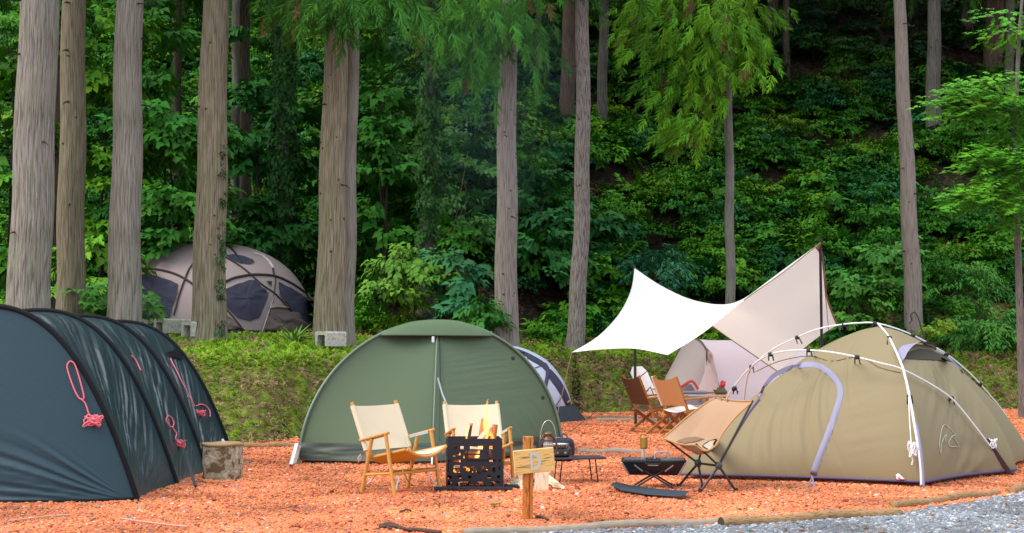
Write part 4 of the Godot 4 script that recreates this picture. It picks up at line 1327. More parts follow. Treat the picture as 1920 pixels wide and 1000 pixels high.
	for c: Array in clips:
		var mb := Mb.new()
		var dv: Vector3 = c[1] - c[0]
		mb.tube([c[0] - Vector3(0.016, 0, 0), c[0] + Vector3(0.016, 0, 0)], 0.017, 6)
		for sx: float in [-0.014, 0.014]: mb.tube([c[0] + Vector3(sx, 0, 0), c[0] + Vector3(sx * 1.4, 0, 0) + dv], 0.0055, 5)
		putw("pole_clip", mb, black, t)
	var foot := on(1898, 893)
	putw("pole_strap", Mb.new().bar(at(1850, 824, 9.64), foot, 0.034, 0.012, Vector3(1, 0.6, 0.2)), maroon, t)
	putw("pole_strap", Mb.new().bar(at(1896, 805, 11.2), on(1925, 866), 0.04, 0.012, Vector3(1, 0.6, 0.2)), plum, t)
	for i in 3:
		var p: Vector3 = [bundle1, bundle2, bundle3][i]
		putw("tied_cord", hank(p, 0.02, 0.036 if i == 0 else 0.026, 0.0048, 9, i + 3.0), white, t)
	putw("guy_line", Mb.new().tube([at(1704, 745, 9.04), at(1706, 790, 8.95), at(1709, 835, 8.86)], 0.004, 5), white, t)
	putw("guy_line", Mb.new().tube([at(1868, 772, 11.0), at(1873, 790, 10.95), at(1880, 808, 10.9)], 0.008, 5), white, t)
	putw("cord_tail", Mb.new().tube([at(1707, 850, 8.85), at(1712, 862, 8.85), at(1710, 872, 8.85)], 0.006, 5), white, t)
	# pegs and tapes at the hem
	putw("peg_loop", Mb.new().tube([at(1523, 894, 9.05), on(1528, 917, 0.0)], 0.007, 5), lav, t)
	putw("peg_loop", Mb.new().tube([at(1523, 897, 9.05), on(1510, 921, 0.0)], 0.006, 5), lav, t)
	putw("peg_loop", Mb.new().tube([at(1728, 911, 8.8), on(1727, 917, -0.02)], 0.009, 5), plum, t)

func brown_tent() -> void:
	var c := at(385, 640, 25.2)
	c.y = gy(c.x, c.z) - 0.02
	var t := thing("dome_tent", c, "large brown dome tent with dark mesh windows behind the conifers", "tent")
	var cloth := fabric(lin(0.37, 0.29, 0.285), 0.75, 0.35, 0.2)
	var low := fabric(lin(0.2, 0.155, 0.14), 0.75, 0.35)
	var mesh := fabric(lin(0.05, 0.05, 0.08), 0.8, 0.3)
	var rib := mat(lin(0.03, 0.022, 0.02), 0.7)
	var rr := 2.14; var h := 1.8
	var pt := func(a: float, v: float) -> Vector3:
		var phi := v * PI * 0.5
		var k := cos(a * 4.0) * 0.02
		var r := pow(maxf(0.0, cos(phi)), 0.82) * rr * (1.0 - k)
		return c + Vector3(cos(a) * r, pow(sin(phi), 0.9) * h, -sin(a) * r)
	var body := []
	for s in 8:
		body.append(Mb.new().grid(14, 34, func(u, v): return pt.call((s + u) * TAU / 8.0 + 0.2, v), Vector2(1, 1)))
	var f := tris(body)
	miss_at = 24.6
	var z := func(l: Array) -> Array:
		var out := []
		for q: Array in l: out.append(Vector2(180 + q[0] / 3.84, 430 + q[1] / 3.84))
		return out
	var win := []
	for l: Array in [
		[[290, 350], [360, 325], [450, 345], [540, 375], [590, 400], [580, 480], [550, 560], [530, 640], [300, 640], [230, 600], [240, 480]],
		[[900, 450], [1000, 405], [1100, 370], [1140, 375], [1200, 430], [1240, 460], [1215, 540], [1170, 640], [1110, 660], [1020, 640], [900, 530]],
		[[1310, 385], [1400, 430], [1500, 490], [1570, 540], [1575, 665], [1500, 670], [1420, 600], [1320, 480]],
		[[1220, 375], [1262, 385], [1258, 420]]]:
		win.append(patch(f, z.call(l), 0.012, 5, 4, 0.03))
	var roof_win := patch(f, z.call([[930, 190], [985, 183], [1060, 195], [1125, 220], [1140, 240], [1110, 255], [1040, 250], [980, 225]]), 0.012, 4, 3)
	var lows := [patch(f, z.call([[1255, 590], [1440, 600], [1540, 700], [1560, 770], [1170, 775], [1215, 660]]), 0.01, 5, 4, 0.05), patch(f, z.call([[880, 580], [980, 650], [1090, 770], [900, 770]]), 0.01, 4, 3, 0.04)]
	var ribs := []
	for l: Array in [
		[[[300, 295], [380, 288], [480, 300], [570, 325], [640, 360], [700, 400]], 0.022],
		[[[920, 385], [990, 355], [1070, 338], [1150, 330], [1280, 340], [1390, 385], [1490, 450], [1575, 520]], 0.024],
		[[[720, 225], [670, 290], [640, 360], [600, 470], [560, 620]], 0.016],
		[[[920, 200], [1000, 245], [1090, 310], [1190, 400], [1290, 470], [1400, 590], [1550, 730]], 0.016],
		[[[920, 560], [1000, 650], [1090, 770]], 0.013],
		[[[1290, 340], [1285, 420], [1270, 520], [1230, 640], [1180, 780]], 0.012],
		[[[1270, 285], [1280, 340]], 0.02],
		[[[1250, 648], [1450, 650]], 0.01]]:
		ribs.append([on_cloth(f, z.call(l[0]), 0.015), l[1]])
	var hoodpx: Array = z.call([[1240, 560], [1275, 530], [1330, 540], [1390, 570]])
	var hood_lo: Array = z.call([[1240, 575], [1280, 568], [1335, 572], [1390, 578]])
	var hood := Mb.new()
	for i in 4:
		hood.vert(meet(f, hoodpx[i].x, hoodpx[i].y, 0.02)); hood.vert(meet(f, hood_lo[i].x, hood_lo[i].y, 0.09))
	for i in 3:
		hood.tri(i * 2, i * 2 + 1, i * 2 + 2); hood.tri(i * 2 + 2, i * 2 + 1, i * 2 + 3)
	var bright := on_cloth(f, z.call([[1130, 178], [1190, 195], [1240, 235], [1272, 285]]), 0.02)
	var guy_a: Array = z.call([[1278, 480], [1180, 785]])
	for mb: Mb in body: putw("canopy_panel", mb, cloth, t)
	for mb: Mb in win: putw("mesh_window", mb, mesh, t)
	putw("roof_window", roof_win, mesh, t)
	for mb: Mb in lows: putw("lower_panel", mb, low, t)
	for r: Array in ribs: putw("pole_sleeve", Mb.new().tube(r[0], r[1], 7), rib, t)
	putw("vent_hood", hood, low, t)
	putw("bright_tape", Mb.new().tube(bright, 0.022, 6), mat(lin(0.6, 0.55, 0.5), 0.7), t)
	# ribs over the skyline
	for a: float in [0.95, 2.2]:
		var path := []
		for i in 31: path.append(pt.call(a if i <= 15 else a + PI, 0.25 + 0.75 * (i / 15.0) if i <= 15 else 1.75 - 0.75 * (i / 15.0) + 0.25) + Vector3(0, 0.012, 0))
		putw("pole_sleeve", Mb.new().tube(path, 0.02, 6), rib, t)
	putw("guy_line", Mb.new().tube([meet(f, guy_a[0].x, guy_a[0].y, 0.03), at(guy_a[1].x, guy_a[1].y, 22.6)], 0.006, 5), mat(lin(0.4, 0.38, 0.36), 0.7), t)
	putw("hem", Mb.new().tube(range(41).map(func(i): return pt.call(i / 40.0 * TAU, 0.0) + Vector3(0, 0.03, 0)), 0.03, 6), rib, t)

func lavender_tent() -> void:
	var c := on(938, 787)
	var t := thing("dome_tent", c, "small lavender and navy dome tent half hidden behind the green tent", "tent")
	var pale := fabric(lin(0.46, 0.5, 0.64), 0.6, 0.4, 0.35)
	var navy := fabric(lin(0.03, 0.028, 0.06), 0.6, 0.4)
	var slate := fabric(lin(0.02, 0.028, 0.04), 0.7, 0.4)
	var rr := 1.0; var h := 1.02
	var pt := func(a: float, v: float) -> Vector3:
		var phi := v * PI * 0.5
		return c + Vector3(cos(a) * pow(maxf(0.0, cos(phi)), 0.95) * rr, pow(sin(phi), 0.95) * h, -sin(a) * pow(maxf(0.0, cos(phi)), 0.95) * rr)
	var body := []
	for s in 6: body.append(Mb.new().grid(14, 26, func(u, v): return pt.call((s + u) * TAU / 6.0 + 0.1, v) + Vector3(0, 0.012 * noise.get_noise_2d(u * 60, v * 120 + s * 50), 0)))
	var f := tris(body)
	miss_at = 17.5
	var z := func(l: Array) -> Array:
		var out := []
		for q: Array in l: out.append(Vector2(930 + q[0] / 6.248, 640 + q[1] / 6.25))
		return out
	var ridge := ribbon(f, z.call([[60, 70], [180, 100], [320, 150], [430, 205], [545, 275], [610, 350]]), [4, 5, 5.5, 4], 0.012)
	var trim := ribbon(f, z.call([[560, 270], [600, 330], [605, 400], [590, 470], [570, 580]]), [4, 4, 3], 0.012)
	var strip := ribbon(f, z.call([[610, 350], [660, 410], [740, 520], [800, 630], [850, 760]]), [5, 8, 7, 5], 0.014)
	var skirt := Mb.new().grid(30, 6, func(u, v): return pt.call(lerpf(-1.6, 0.6, u), v * 0.12) + Vector3(0.03 + 0.16 * (1 - v), 0, 0.03 + 0.05 * (1 - v)) - Vector3(0, 0.02 * (1 - v), 0))
	var cords := [on_cloth(f, z.call([[390, 340], [540, 290]]), 0.01), on_cloth(f, z.call([[660, 815], [720, 720], [770, 640]]), 0.015)]
	for mb: Mb in body: putw("canopy_panel", mb, pale, t)
	putw("ridge_band", ridge, navy, t)
	putw("pole_band", trim, navy, t)
	putw("pole_band", strip, navy, t)
	putw("skirt", skirt, slate, t)
	for l: Array in cords: putw("guy_line", Mb.new().tube(l, 0.006, 5), navy, t)
	var orange := mat(lin(0.65, 0.28, 0.03), 0.6)
	for q: Array in [[750, 570, 790, 590, 775, 640], [835, 720, 862, 700, 870, 690]]:
		var l: Array = z.call([[q[0], q[1]], [q[2], q[3]], [q[4], q[5]]])
		putw("cord_loop", Mb.new().tube(smooth_line([at(l[0].x, l[0].y, 17.3), at(l[1].x, l[1].y, 17.3), at(l[2].x, l[2].y, 17.3)], 4), 0.012, 6), orange, t)

func tan_tent() -> void:
	var foot := on(1345, 771)
	var t := thing("tunnel_tent", foot, "pale pink tunnel tent pitched under the tarp", "tent")
	var pale := fabric(lin(0.66, 0.54, 0.57), 0.7, 0.35, 0.45)
	var net := fabric(lin(0.42, 0.35, 0.34), 0.8, 0.3, 0.25)
	var dark := mat(lin(0.1, 0.07, 0.065), 0.7)
	# the arch stands at foot and the tunnel runs away to the right
	var ax := Vector3(0.93, 0, -0.37); var sd := Vector3(0.37, 0, 0.93)
	var arch := func(o: float, k: float, hh: float, ww: float) -> Vector3:
		return foot + ax * k + sd * o * ww + Vector3(0, hh * (1.0 - pow(absf(o), 2.3)), 0) - sd * 0.75
	var bodies := []
	for s in 2:
		bodies.append(Mb.new().grid(48, 24, func(u, v):
			var o: float = sin((u - 0.5) * PI)
			var p: Vector3 = arch.call(o, (s + v) * 1.25, lerpf(1.15, 1.15 if s == 0 else 0.9, v) * (1.0 - 0.03 * sin(PI * v)), lerpf(0.95, 0.95 if s == 0 else 0.7, v))
			return p + Vector3(0, 0.02 * noise.get_noise_2d(u * 30 + v * 30, v * 80 - u * 60 + s * 40), 0)))
	var vest := Mb.new().grid(40, 24, func(u, v):
		var o: float = sin((u - 0.5) * PI)
		var p: Vector3 = arch.call(o, 0.0, 1.15, 0.95)
		var q: Vector3 = foot - ax * 0.78 - sd * 0.75 + sd * o * 0.5
		return p.lerp(q, v) + Vector3(0, -0.05 * sin(PI * v) + 0.012 * noise.get_noise_2d(u * 160, v * 20), 0))
	var f := tris([vest])
	miss_at = 19.3
	var panel := patch(f, [Vector2(1325, 652), Vector2(1336, 662), Vector2(1345, 700), Vector2(1349, 736), Vector2(1308, 736), Vector2(1322, 700)], 0.02, 4)
	for mb: Mb in bodies: putw("fly_panel", mb, pale, t)
	putw("mesh_porch", vest, net, t)
	putw("door_panel", panel, pale, t)
	for k: float in [0.0, 1.25, 2.5]:
		var path := []
		for i in 31: path.append(arch.call(sin((i / 30.0 - 0.5) * PI), k, 1.155 if k < 2 else 0.905, 0.955 if k < 2 else 0.705))
		putw("pole_sleeve", Mb.new().tube(path, 0.016, 7), dark, t)
	putw("guy_line", hank(at(1352, 725, 19.5), 0.015, 0.07, 0.007, 3, 8.0), mat(lin(0.6, 0.12, 0.14), 0.7), t)

func edge3(l: Array) -> Array:   # [[px, py, depth] ...] to evenly drawn points
	var p := []
	for q: Array in l: p.append(at(q[0], q[1], q[2]))
	return smooth_line(p, 8)

func along(l: Array, k: float) -> Vector3:
	var x := clampf(k, 0, 1) * (l.size() - 1)
	var i := mini(int(x), l.size() - 2)
	return l[i].lerp(l[i + 1], x - i)

func coons(top: Array, bottom: Array, left: Array, right: Array, n: int, m: int) -> Mb:
	return Mb.new().grid(n, m, func(u, v):
		var a: Vector3 = along(top, u).lerp(along(bottom, u), v) + along(left, v).lerp(along(right, v), u)
		var b: Vector3 = top[0].lerp(top[-1], u).lerp(bottom[0].lerp(bottom[-1], u), v)
		return a - b)

func tarp() -> void:
	var pa := on(1192, 798)
	var t := thing("tarp", pa, "white tarp stretched between two black poles over the far chairs", "tarp")
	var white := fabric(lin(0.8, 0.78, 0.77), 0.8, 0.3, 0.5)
	var dark := mat(lin(0.012, 0.012, 0.02), 0.5)
	var da := -pa.z
	var ridge := edge3([[1190, 503, da], [1240, 536, da + 0.3], [1300, 563, da + 0.7], [1360, 571, da + 1.1], [1405, 554, da + 1.5], [1470, 505, da + 1.9], [1538, 456, da + 2.3]])
	var left := edge3([[1190, 503, da], [1183, 545, da - 0.4], [1160, 590, da - 0.9], [1120, 632, da - 1.4], [1072, 661, da - 1.9]])
	var low := edge3([[1072, 661, da - 1.9], [1130, 655, da - 1.7], [1190, 654, da - 1.6], [1252, 666, da - 1.5]])
	var right := edge3([[1538, 456, da + 2.3], [1470, 510, da + 1.5], [1412, 551, da + 0.6], [1372, 581, da], [1335, 612, da - 0.6], [1300, 637, da - 1.1], [1252, 666, da - 1.5]])
	var s1 := coons(ridge, low, left, right, 60, 30)
	var top2 := edge3([[1245, 540, da + 0.34], [1300, 563, da + 0.72], [1360, 571, da + 1.12], [1405, 554, da + 1.52], [1470, 505, da + 1.92], [1538, 456, da + 2.32]])
	var left2 := edge3([[1245, 540, da + 0.34], [1290, 574, da + 1.2], [1340, 615, da + 2.2], [1400, 657, da + 3.2], [1460, 698, da + 4.2]])
	var right2 := edge3([[1538, 456, da + 2.32], [1546, 510, da + 2.9], [1551, 560, da + 3.5], [1570, 610, da + 4.2]])
	var low2 := edge3([[1460, 698, da + 4.2], [1500, 660, da + 4.0], [1535, 632, da + 4.0], [1570, 610, da + 4.2]])
	var s2 := coons(top2, low2, left2, right2, 50, 30)
	var brown := mat(lin(0.25, 0.14, 0.09), 0.7)
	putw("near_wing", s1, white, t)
	putw("far_wing", s2, fabric(lin(0.62, 0.64, 0.96), 0.8, 0.3, 1.1), t)  # same white cloth, colour tinted bluish to offset red light off the gravel
	var hemline := []
	for p: Vector3 in right.slice(0, 20): hemline.append(p + Vector3(0, 0, 0.01))
	putw("hem", Mb.new().tube(hemline, 0.008, 5), brown, t)
	putw("hem", Mb.new().tube(left2, 0.009, 5), brown, t)
	putw("hem", Mb.new().tube(right2, 0.014, 5), brown, t)
	var tip := Mb.new()
	tip.face([right2[0] + Vector3(0.004, 0.0, 0.02), right2[4] + Vector3(0, 0, 0.02), along(ridge, 0.965) + Vector3(0, -0.02, 0.02)])
	putw("corner_patch", tip, brown, t)
	var pb := at(1541, 640, da + 2.5)
	pb.y = 0
	var ptop := at(1538, 446, da + 2.35)
	var tops := at(1189, 497, da + 0.02)
	putw("pole", Mb.new().tube([pa, tops], 0.018, 10), dark, t)
	putw("pole", Mb.new().tube([pb, ptop], 0.02, 10), dark, t)
	var cord := mat(lin(0.05, 0.045, 0.04), 0.7)
	putw("guy_line", Mb.new().tube([at(1252, 666, da - 1.5), on(1066, 813)], 0.006, 5), cord, t)
	putw("guy_line", Mb.new().tube([ptop, at(1556, 640, da + 3.2)], 0.005, 5), cord, t)
	putw("guy_line", Mb.new().tube([at(1460, 698, da + 4.2), on(1490, 768)], 0.005, 5), cord, t)
	putw("guy_line", Mb.new().tube([at(1570, 610, da + 4.2), on(1640, 770)], 0.005, 5), cord, t)
	putw("guy_line", Mb.new().tube([at(1072, 661, da - 1.9), on(1040, 800)], 0.004, 5), mat(lin(0.4, 0.4, 0.36), 0.7), t)

# ---------------------------------------------------------------- furniture
# low chair of round wooden bars with a canvas seat and back; +z is where it faces, origin between the rear feet
func director_chair(label: String, where: Vector3, turn: float) -> Node3D:
	var t := thing("camp_chair", where, label, "chair", "cream canvas chairs by the fire", turn)
	var w := 0.22
	var wd: Material = M.oak
	var canvas: Material = M.canvas
	for s: float in [-1.0, 1.0]:
		put("leg", Mb.new().tube([Vector3(s * w, 0, 0), Vector3(s * w, 0.365, 0.093)], [0.013, 0.0125], 10), wd, t)
		put("leg", Mb.new().tube([Vector3(s * w, 0, 0.3), Vector3(s * w, 0.4, 0.215)], [0.013, 0.0125], 10), wd, t)
		put("armrest", Mb.new().bar(Vector3(s * w, 0.348, -0.02), Vector3(s * w, 0.41, 0.245), 0.026, 0.017, Vector3.RIGHT, 0.006), wd, t)
		put("armrest_band", Mb.new().bar(Vector3(s * (w - 0.014), 0.355, 0.03), Vector3(s * (w - 0.014), 0.394, 0.2), 0.003, 0.02, Vector3.RIGHT, 0), M.alu, t)
		put("back_upright", Mb.new().tube([Vector3(s * w * 0.93, 0.25, 0.045), Vector3(s * w * 0.95, 0.595, -0.105)], 0.0125, 10), wd, t)
		put("side_stretcher", Mb.new().tube([Vector3(s * w, 0.13, 0.033), Vector3(s * w, 0.15, 0.268)], 0.009, 8), wd, t)
		put("metal_brace", Mb.new().bar(Vector3(s * w * 0.96, 0.045, 0.02), Vector3(s * w * 0.55, 0.13, 0.05), 0.009, 0.004, Vector3.RIGHT, 0), M.alu, t)
		put("metal_brace", Mb.new().bar(Vector3(s * w * 0.96, 0.03, 0.29), Vector3(s * w * 0.55, 0.14, 0.25), 0.009, 0.004, Vector3.RIGHT, 0), M.alu, t)
		put("seat_rail", Mb.new().tube([Vector3(s * w * 0.86, 0.235, 0.03), Vector3(s * w * 0.88, 0.305, 0.37)], 0.011, 8), wd, t)
	put("rear_stretcher", Mb.new().tube([Vector3(-w, 0.13, 0.035), Vector3(w, 0.13, 0.035)], 0.0095, 8), wd, t)
	put("front_stretcher", Mb.new().tube([Vector3(-w, 0.145, 0.27), Vector3(w, 0.145, 0.27)], 0.0095, 8), wd, t)
	var bow := []
	for i in 15:
		var k := i / 14.0
		bow.append(Vector3(lerpf(-w * 0.88, w * 0.88, k), 0.305 - 0.055 * sin(PI * k), 0.375))
	put("front_bow", Mb.new().tube(bow, 0.011, 8), wd, t)
	put("seat", Mb.new().grid(20, 20, func(u, v):
		var x: float = (u - 0.5) * 2.0
		return Vector3(x * w * 0.9, lerpf(0.245, 0.317, v) - (0.05 + 0.012 * sin(v * 3)) * (1 - x * x), lerpf(0.02, 0.372, v)), Vector2(1, 1)), canvas, t)
	put("seat_lining", Mb.new().grid(20, 20, func(u, v):
		var x: float = (u - 0.5) * 2.0
		return Vector3(x * w * 0.88, lerpf(0.239, 0.31, v) - (0.053 + 0.012 * sin(v * 3)) * (1 - x * x), lerpf(0.025, 0.365, v)), Vector2(1, 1)), M.yellow_cloth, t)
	var back := Mb.new().grid(24, 20, func(u, v):
		var x: float = (u - 0.5) * 2.0
		var y: float = lerpf(0.285, 0.575 - 0.008 * (1 - x * x), v)
		var z: float = lerpf(0.03, -0.097, v) + 0.014 - 0.024 * (1 - x * x) + 0.004 * noise.get_noise_2d(u * 90, v * 70)
		return Vector3(x * w * 1.0, y, z))
	put("back_cloth", back, canvas, t)
	for s: float in [-1.0, 1.0]:
		put("back_sleeve", Mb.new().tube([Vector3(s * w * 0.945, 0.285, 0.03), Vector3(s * w * 0.955, 0.572, -0.096)], 0.0175, 10), canvas, t)
	put("care_tag", Mb.new().box(Transform3D(Basis.from_euler(Vector3(0.2, 0.3, 0.6)), Vector3(-w - 0.02, 0.235, 0.0)), Vector3(0.045, 0.04, 0.002), 0), M.pale_tag, t)
	return t

# a folding armchair with crossed legs; +z is where it faces
func cross_chair(label: String, where: Vector3, turn: float, cloth: Material, seat: Material) -> Node3D:
	var t := thing("folding_chair", where, label, "chair", "wooden folding chairs under the tarp", turn)
	var w := 0.21
	for s: float in [-1.0, 1.0]:
		put("leg", Mb.new().bar(Vector3(s * w, 0, -0.22), Vector3(s * w, 0.31, 0.2), 0.02, 0.034), M.teak, t)
		put("leg", Mb.new().bar(Vector3(s * (w - 0.024), 0, 0.24), Vector3(s * (w - 0.024), 0.27, -0.17), 0.02, 0.034), M.teak, t)
		put("arm_post", Mb.new().bar(Vector3(s * w, 0.26, 0.15), Vector3(s * w, 0.41, 0.13), 0.02, 0.036), M.teak, t)
		put("armrest", Mb.new().bar(Vector3(s * (w + 0.005), 0.405, -0.2), Vector3(s * (w + 0.005), 0.43, 0.2), 0.045, 0.02, Vector3.RIGHT, 0.006), M.teak, t)
		put("back_upright", Mb.new().bar(Vector3(s * (w - 0.02), 0.2, -0.1), Vector3(s * (w - 0.02), 0.66, -0.3), 0.022, 0.032), M.teak, t)
		put("seat_rail", Mb.new().bar(Vector3(s * (w - 0.02), 0.265, -0.16), Vector3(s * (w - 0.02), 0.31, 0.22), 0.02, 0.03), M.teak, t)
	for q: Array in [[0.05, -0.15], [0.05, 0.17], [0.3, 0.21]]:
		put("stretcher", Mb.new().bar(Vector3(-w, q[0], q[1]), Vector3(w, q[0], q[1]), 0.02, 0.024, Vector3.UP), M.teak, t)
	put("seat", Mb.new().grid(12, 12, func(u, v):
		var x: float = (u - 0.5) * 2.0
		return Vector3(x * w * 0.95, lerpf(0.285, 0.33, v) - 0.03 * (1 - x * x), lerpf(-0.17, 0.22, v))), seat, t)
	put("back_cloth", Mb.new().grid(14, 14, func(u, v):
		var x: float = (u - 0.5) * 2.0
		return Vector3(x * w, lerpf(0.33, 0.65 - 0.035 * (1 - x * x), v), lerpf(-0.155, -0.295, v) - 0.02 * (1 - x * x) - 0.018)), cloth, t)
	put("back_hem", Mb.new().tube([Vector3(w, 0.33, -0.175), Vector3(w, 0.65, -0.315)], 0.014, 6), seat, t)
	return t

func chairs() -> void:
	M.oak = wood(lin(0.36, 0.15, 0.03), lin(0.62, 0.31, 0.075), 101, 0.45)
	M.teak = wood(lin(0.2, 0.075, 0.018), lin(0.42, 0.18, 0.045), 102, 0.5)
	M.alu = mat(lin(0.55, 0.55, 0.58), 0.35, 0.5, 0.6)
	M.canvas = fabric(lin(0.66, 0.57, 0.42), 0.9, 0.2, 0.3)
	M.yellow_cloth = fabric(lin(0.62, 0.38, 0.05), 0.9, 0.2, 0.3)
	M.pale_tag = mat(lin(0.6, 0.6, 0.68), 0.6)
	director_chair("cream canvas chair with wooden arms, turned sideways left of the fire basket", Vector3(-0.85, 0, -8.62), deg_to_rad(52))
	director_chair("cream canvas chair facing forward behind the burning fire basket", Vector3(-0.275, 0, -9.36), deg_to_rad(17)).scale = Vector3.ONE * 0.95
	cross_chair("wooden folding chair with dark brown back beside the tarp pole", on(1227, 812), deg_to_rad(112), fabric(lin(0.085, 0.04, 0.02), 0.85, 0.25), fabric(lin(0.14, 0.085, 0.05), 0.85, 0.25))
	cross_chair("wooden folding chair with orange tan back before the grey cooler", on(1287, 816), deg_to_rad(122), fabric(lin(0.46, 0.24, 0.11), 0.85, 0.25), fabric(lin(0.7, 0.62, 0.58), 0.85, 0.25))
	# white reclining chair behind the tarp pole
	var p := on(1222, 788)
	var d := -p.z
	var t := thing("lounge_chair", p, "white lounge chair with pale arms behind the black tarp pole", "chair")
	var white := fabric(lin(0.74, 0.72, 0.76), 0.8, 0.3)
	var arm := wood(lin(0.55, 0.45, 0.33), lin(0.72, 0.64, 0.5), 103)
	var dark := mat(lin(0.02, 0.02, 0.025), 0.5)
	var z := func(l: Array, k := 0.0) -> Array:
		var out := []
		for q: Array in l: out.append(at(1120 + q[0] / 5.88, 660 + q[1] / 5.88, d + q[2]))
		return out
	var o: Array = z.call([[388, 165, 0.15], [485, 160, 0.05], [540, 215, -0.02], [650, 470, -0.3], [560, 480, -0.1], [410, 330, 0.12], [365, 235, 0.18]])
	putw("back_cloth", Mb.new().slab(o, Vector3(0.01, 0, 0.02)), white, t)
	putw("armrest", Mb.new().tube(smooth_line(z.call([[615, 405, -0.3], [740, 380, -0.5], [860, 355, -0.7], [875, 360, -0.72]]), 4), 0.024, 8), arm, t)
	putw("armrest", Mb.new().tube(smooth_line(z.call([[590, 375, 0.1], [640, 352, 0.0], [690, 348, -0.1]]), 4), 0.026, 8), arm, t)
	putw("seat", Mb.new().slab(z.call([[560, 480, -0.1], [650, 470, -0.3], [820, 500, -0.75], [720, 520, -0.45]]), Vector3(0, -0.02, 0)), white, t)
	putw("frame_bar", Mb.new().tube(z.call([[545, 435, -0.1], [590, 390, -0.2], [620, 470, -0.25]]), 0.009, 6), dark, t)
	putw("frame_bar", Mb.new().tube(z.call([[540, 470, 0.0], [640, 470, -0.25], [830, 520, -0.7]]), 0.01, 6), dark, t)
	for q: Array in [[1216, 748, -0.05, 1222, 790], [1228, 748, -0.25, 1236, 797], [1256, 747, -0.6, 1252, 800], [1245, 748, -0.4, 1262, 795]]:
		putw("leg", Mb.new().tube([at(q[0], q[1], d + q[2]), on(q[3], q[4])], 0.01, 6), dark, t)
	sling_chair()

func sling_chair() -> void:
	var n := 8.5; var f := 8.88
	var t := thing("sling_chair", on(1330, 920), "tan fabric sling chair on black crossed poles beside the khaki tent", "chair")
	var cloth := fabric(lin(0.38, 0.24, 0.155), 0.8, 0.3, 0.1)
	var net := mat(lin(0.2, 0.12, 0.08), 0.9)
	var black := mat(lin(0.016, 0.018, 0.022), 0.45)
	var edge_n := edge3([[1305, 835, n], [1322, 846, n], [1342, 836, n + 0.02], [1356, 812, n + 0.05], [1380, 782, n + 0.08], [1412, 753, n + 0.1]])
	var edge_f := edge3([[1244, 822, f], [1262, 806, f], [1282, 788, f + 0.02], [1305, 770, f + 0.04], [1325, 756, f + 0.06], [1343, 747, f + 0.08]])
	var seat := Mb.new().grid(40, 34, func(u, v):
		var a := along(edge_f, u); var b := along(edge_n, u)
		var sag: float = 0.015 + 0.105 * pow(sin(PI * minf(1.0, u * 1.05 + 0.03)), 1.3)
		var p: Vector3 = a.lerp(b, v) + Vector3(0.25 * sag, -sag, 0) * 4 * v * (1 - v) * (1.0 - 0.3 * u)
		return p + Vector3(0, 0.024 * noise.get_noise_2d(v * 260 + u * 60, u * 40 + 60) * sin(PI * v) * sin(PI * u), 0))
	var rim := []
	for i in edge_f.size(): rim.append(edge_f[i])
	for i in range(1, 10): rim.append(seat.v[40 + 41 * int(i * 34 / 10.0)] + Vector3(0, 0.004, 0))
	for i in edge_n.size(): rim.append(edge_n[-1 - i])
	for i in range(1, 10): rim.append(seat.v[41 * (34 - int(i * 34 / 10.0))] + Vector3(0, 0.004, 0))
	rim.append(edge_f[0])
	putw("edge_binding", Mb.new().tube(rim, 0.0065, 6), mat(lin(0.42, 0.22, 0.08), 0.8), t)
	var faces := tris([seat])
	putw("sling", seat, cloth, t)
	putw("mesh_panel", patch(faces, [Vector2(1268, 829), Vector2(1285, 822), Vector2(1305, 820), Vector2(1322, 824), Vector2(1300, 830), Vector2(1282, 833)], 0.006, 3), net, t)
	putw("mesh_panel", patch(faces, [Vector2(1318, 838), Vector2(1332, 828), Vector2(1354, 825), Vector2(1346, 839), Vector2(1332, 845)], 0.006, 3), mat(lin(0.42, 0.36, 0.28), 0.9), t)
	putw("seam", Mb.new().tube(on_cloth(faces, [Vector2(1318, 838), Vector2(1330, 829), Vector2(1356, 823), Vector2(1350, 838), Vector2(1334, 845), Vector2(1318, 838)], 0.006), 0.004, 5), black, t)
	var fold := []
	for i in 13:
		var a := PI * i / 12.0
		fold.append(along(edge_f, 0.97).lerp(along(edge_n, 0.99), 0.16 + 0.17 * (1 - cos(a)) * 0.5 * 2 * 0.5) + Vector3(0.0, -0.06 * sin(a) + 0.006, 0.012))
	putw("top_pocket", Mb.new().tube(fold, 0.004, 5), mat(lin(0.3, 0.17, 0.09), 0.8), t)
	var h1 := at(1309, 869, 8.82); var h2 := at(1348, 874, 8.56)
	for q: Array in [[h1, edge_f[0]], [h2, edge_n[0]], [h2, edge_n[-1]], [h1, edge_f[-1]]]:
		putw("sling_pole", Mb.new().tube([q[0], q[1] + Vector3(0, 0.006, 0)], 0.0075, 8), black, t)
	for q: Array in [[h1, 1272, 913], [h2, 1313, 923], [h2, 1380, 921], [h1, 1318, 915]]:
		var e := on(q[1], q[2], 0.006)
		var lg := putw("leg", Mb.new().tube([q[0], e], 0.0085, 8), black, t)
		put("rubber_foot", Mb.new().tube([e - t.position - Vector3(0, 0.008, 0), e - t.position + Vector3(0, 0.02, 0)], 0.013, 8), black, lg)
	putw("cross_bar", Mb.new().tube([h1, h2], 0.008, 8), black, t)
	for h: Vector3 in [h1, h2]:
		putw("hub", Mb.new().lathe(Transform3D(Basis(), h), [Vector2(0.001, -0.024), Vector2(0.018, -0.024), Vector2(0.026, 0.0), Vector2(0.018, 0.024), Vector2(0.001, 0.024)], 10), mat(lin(0.03, 0.045, 0.055), 0.5), t)

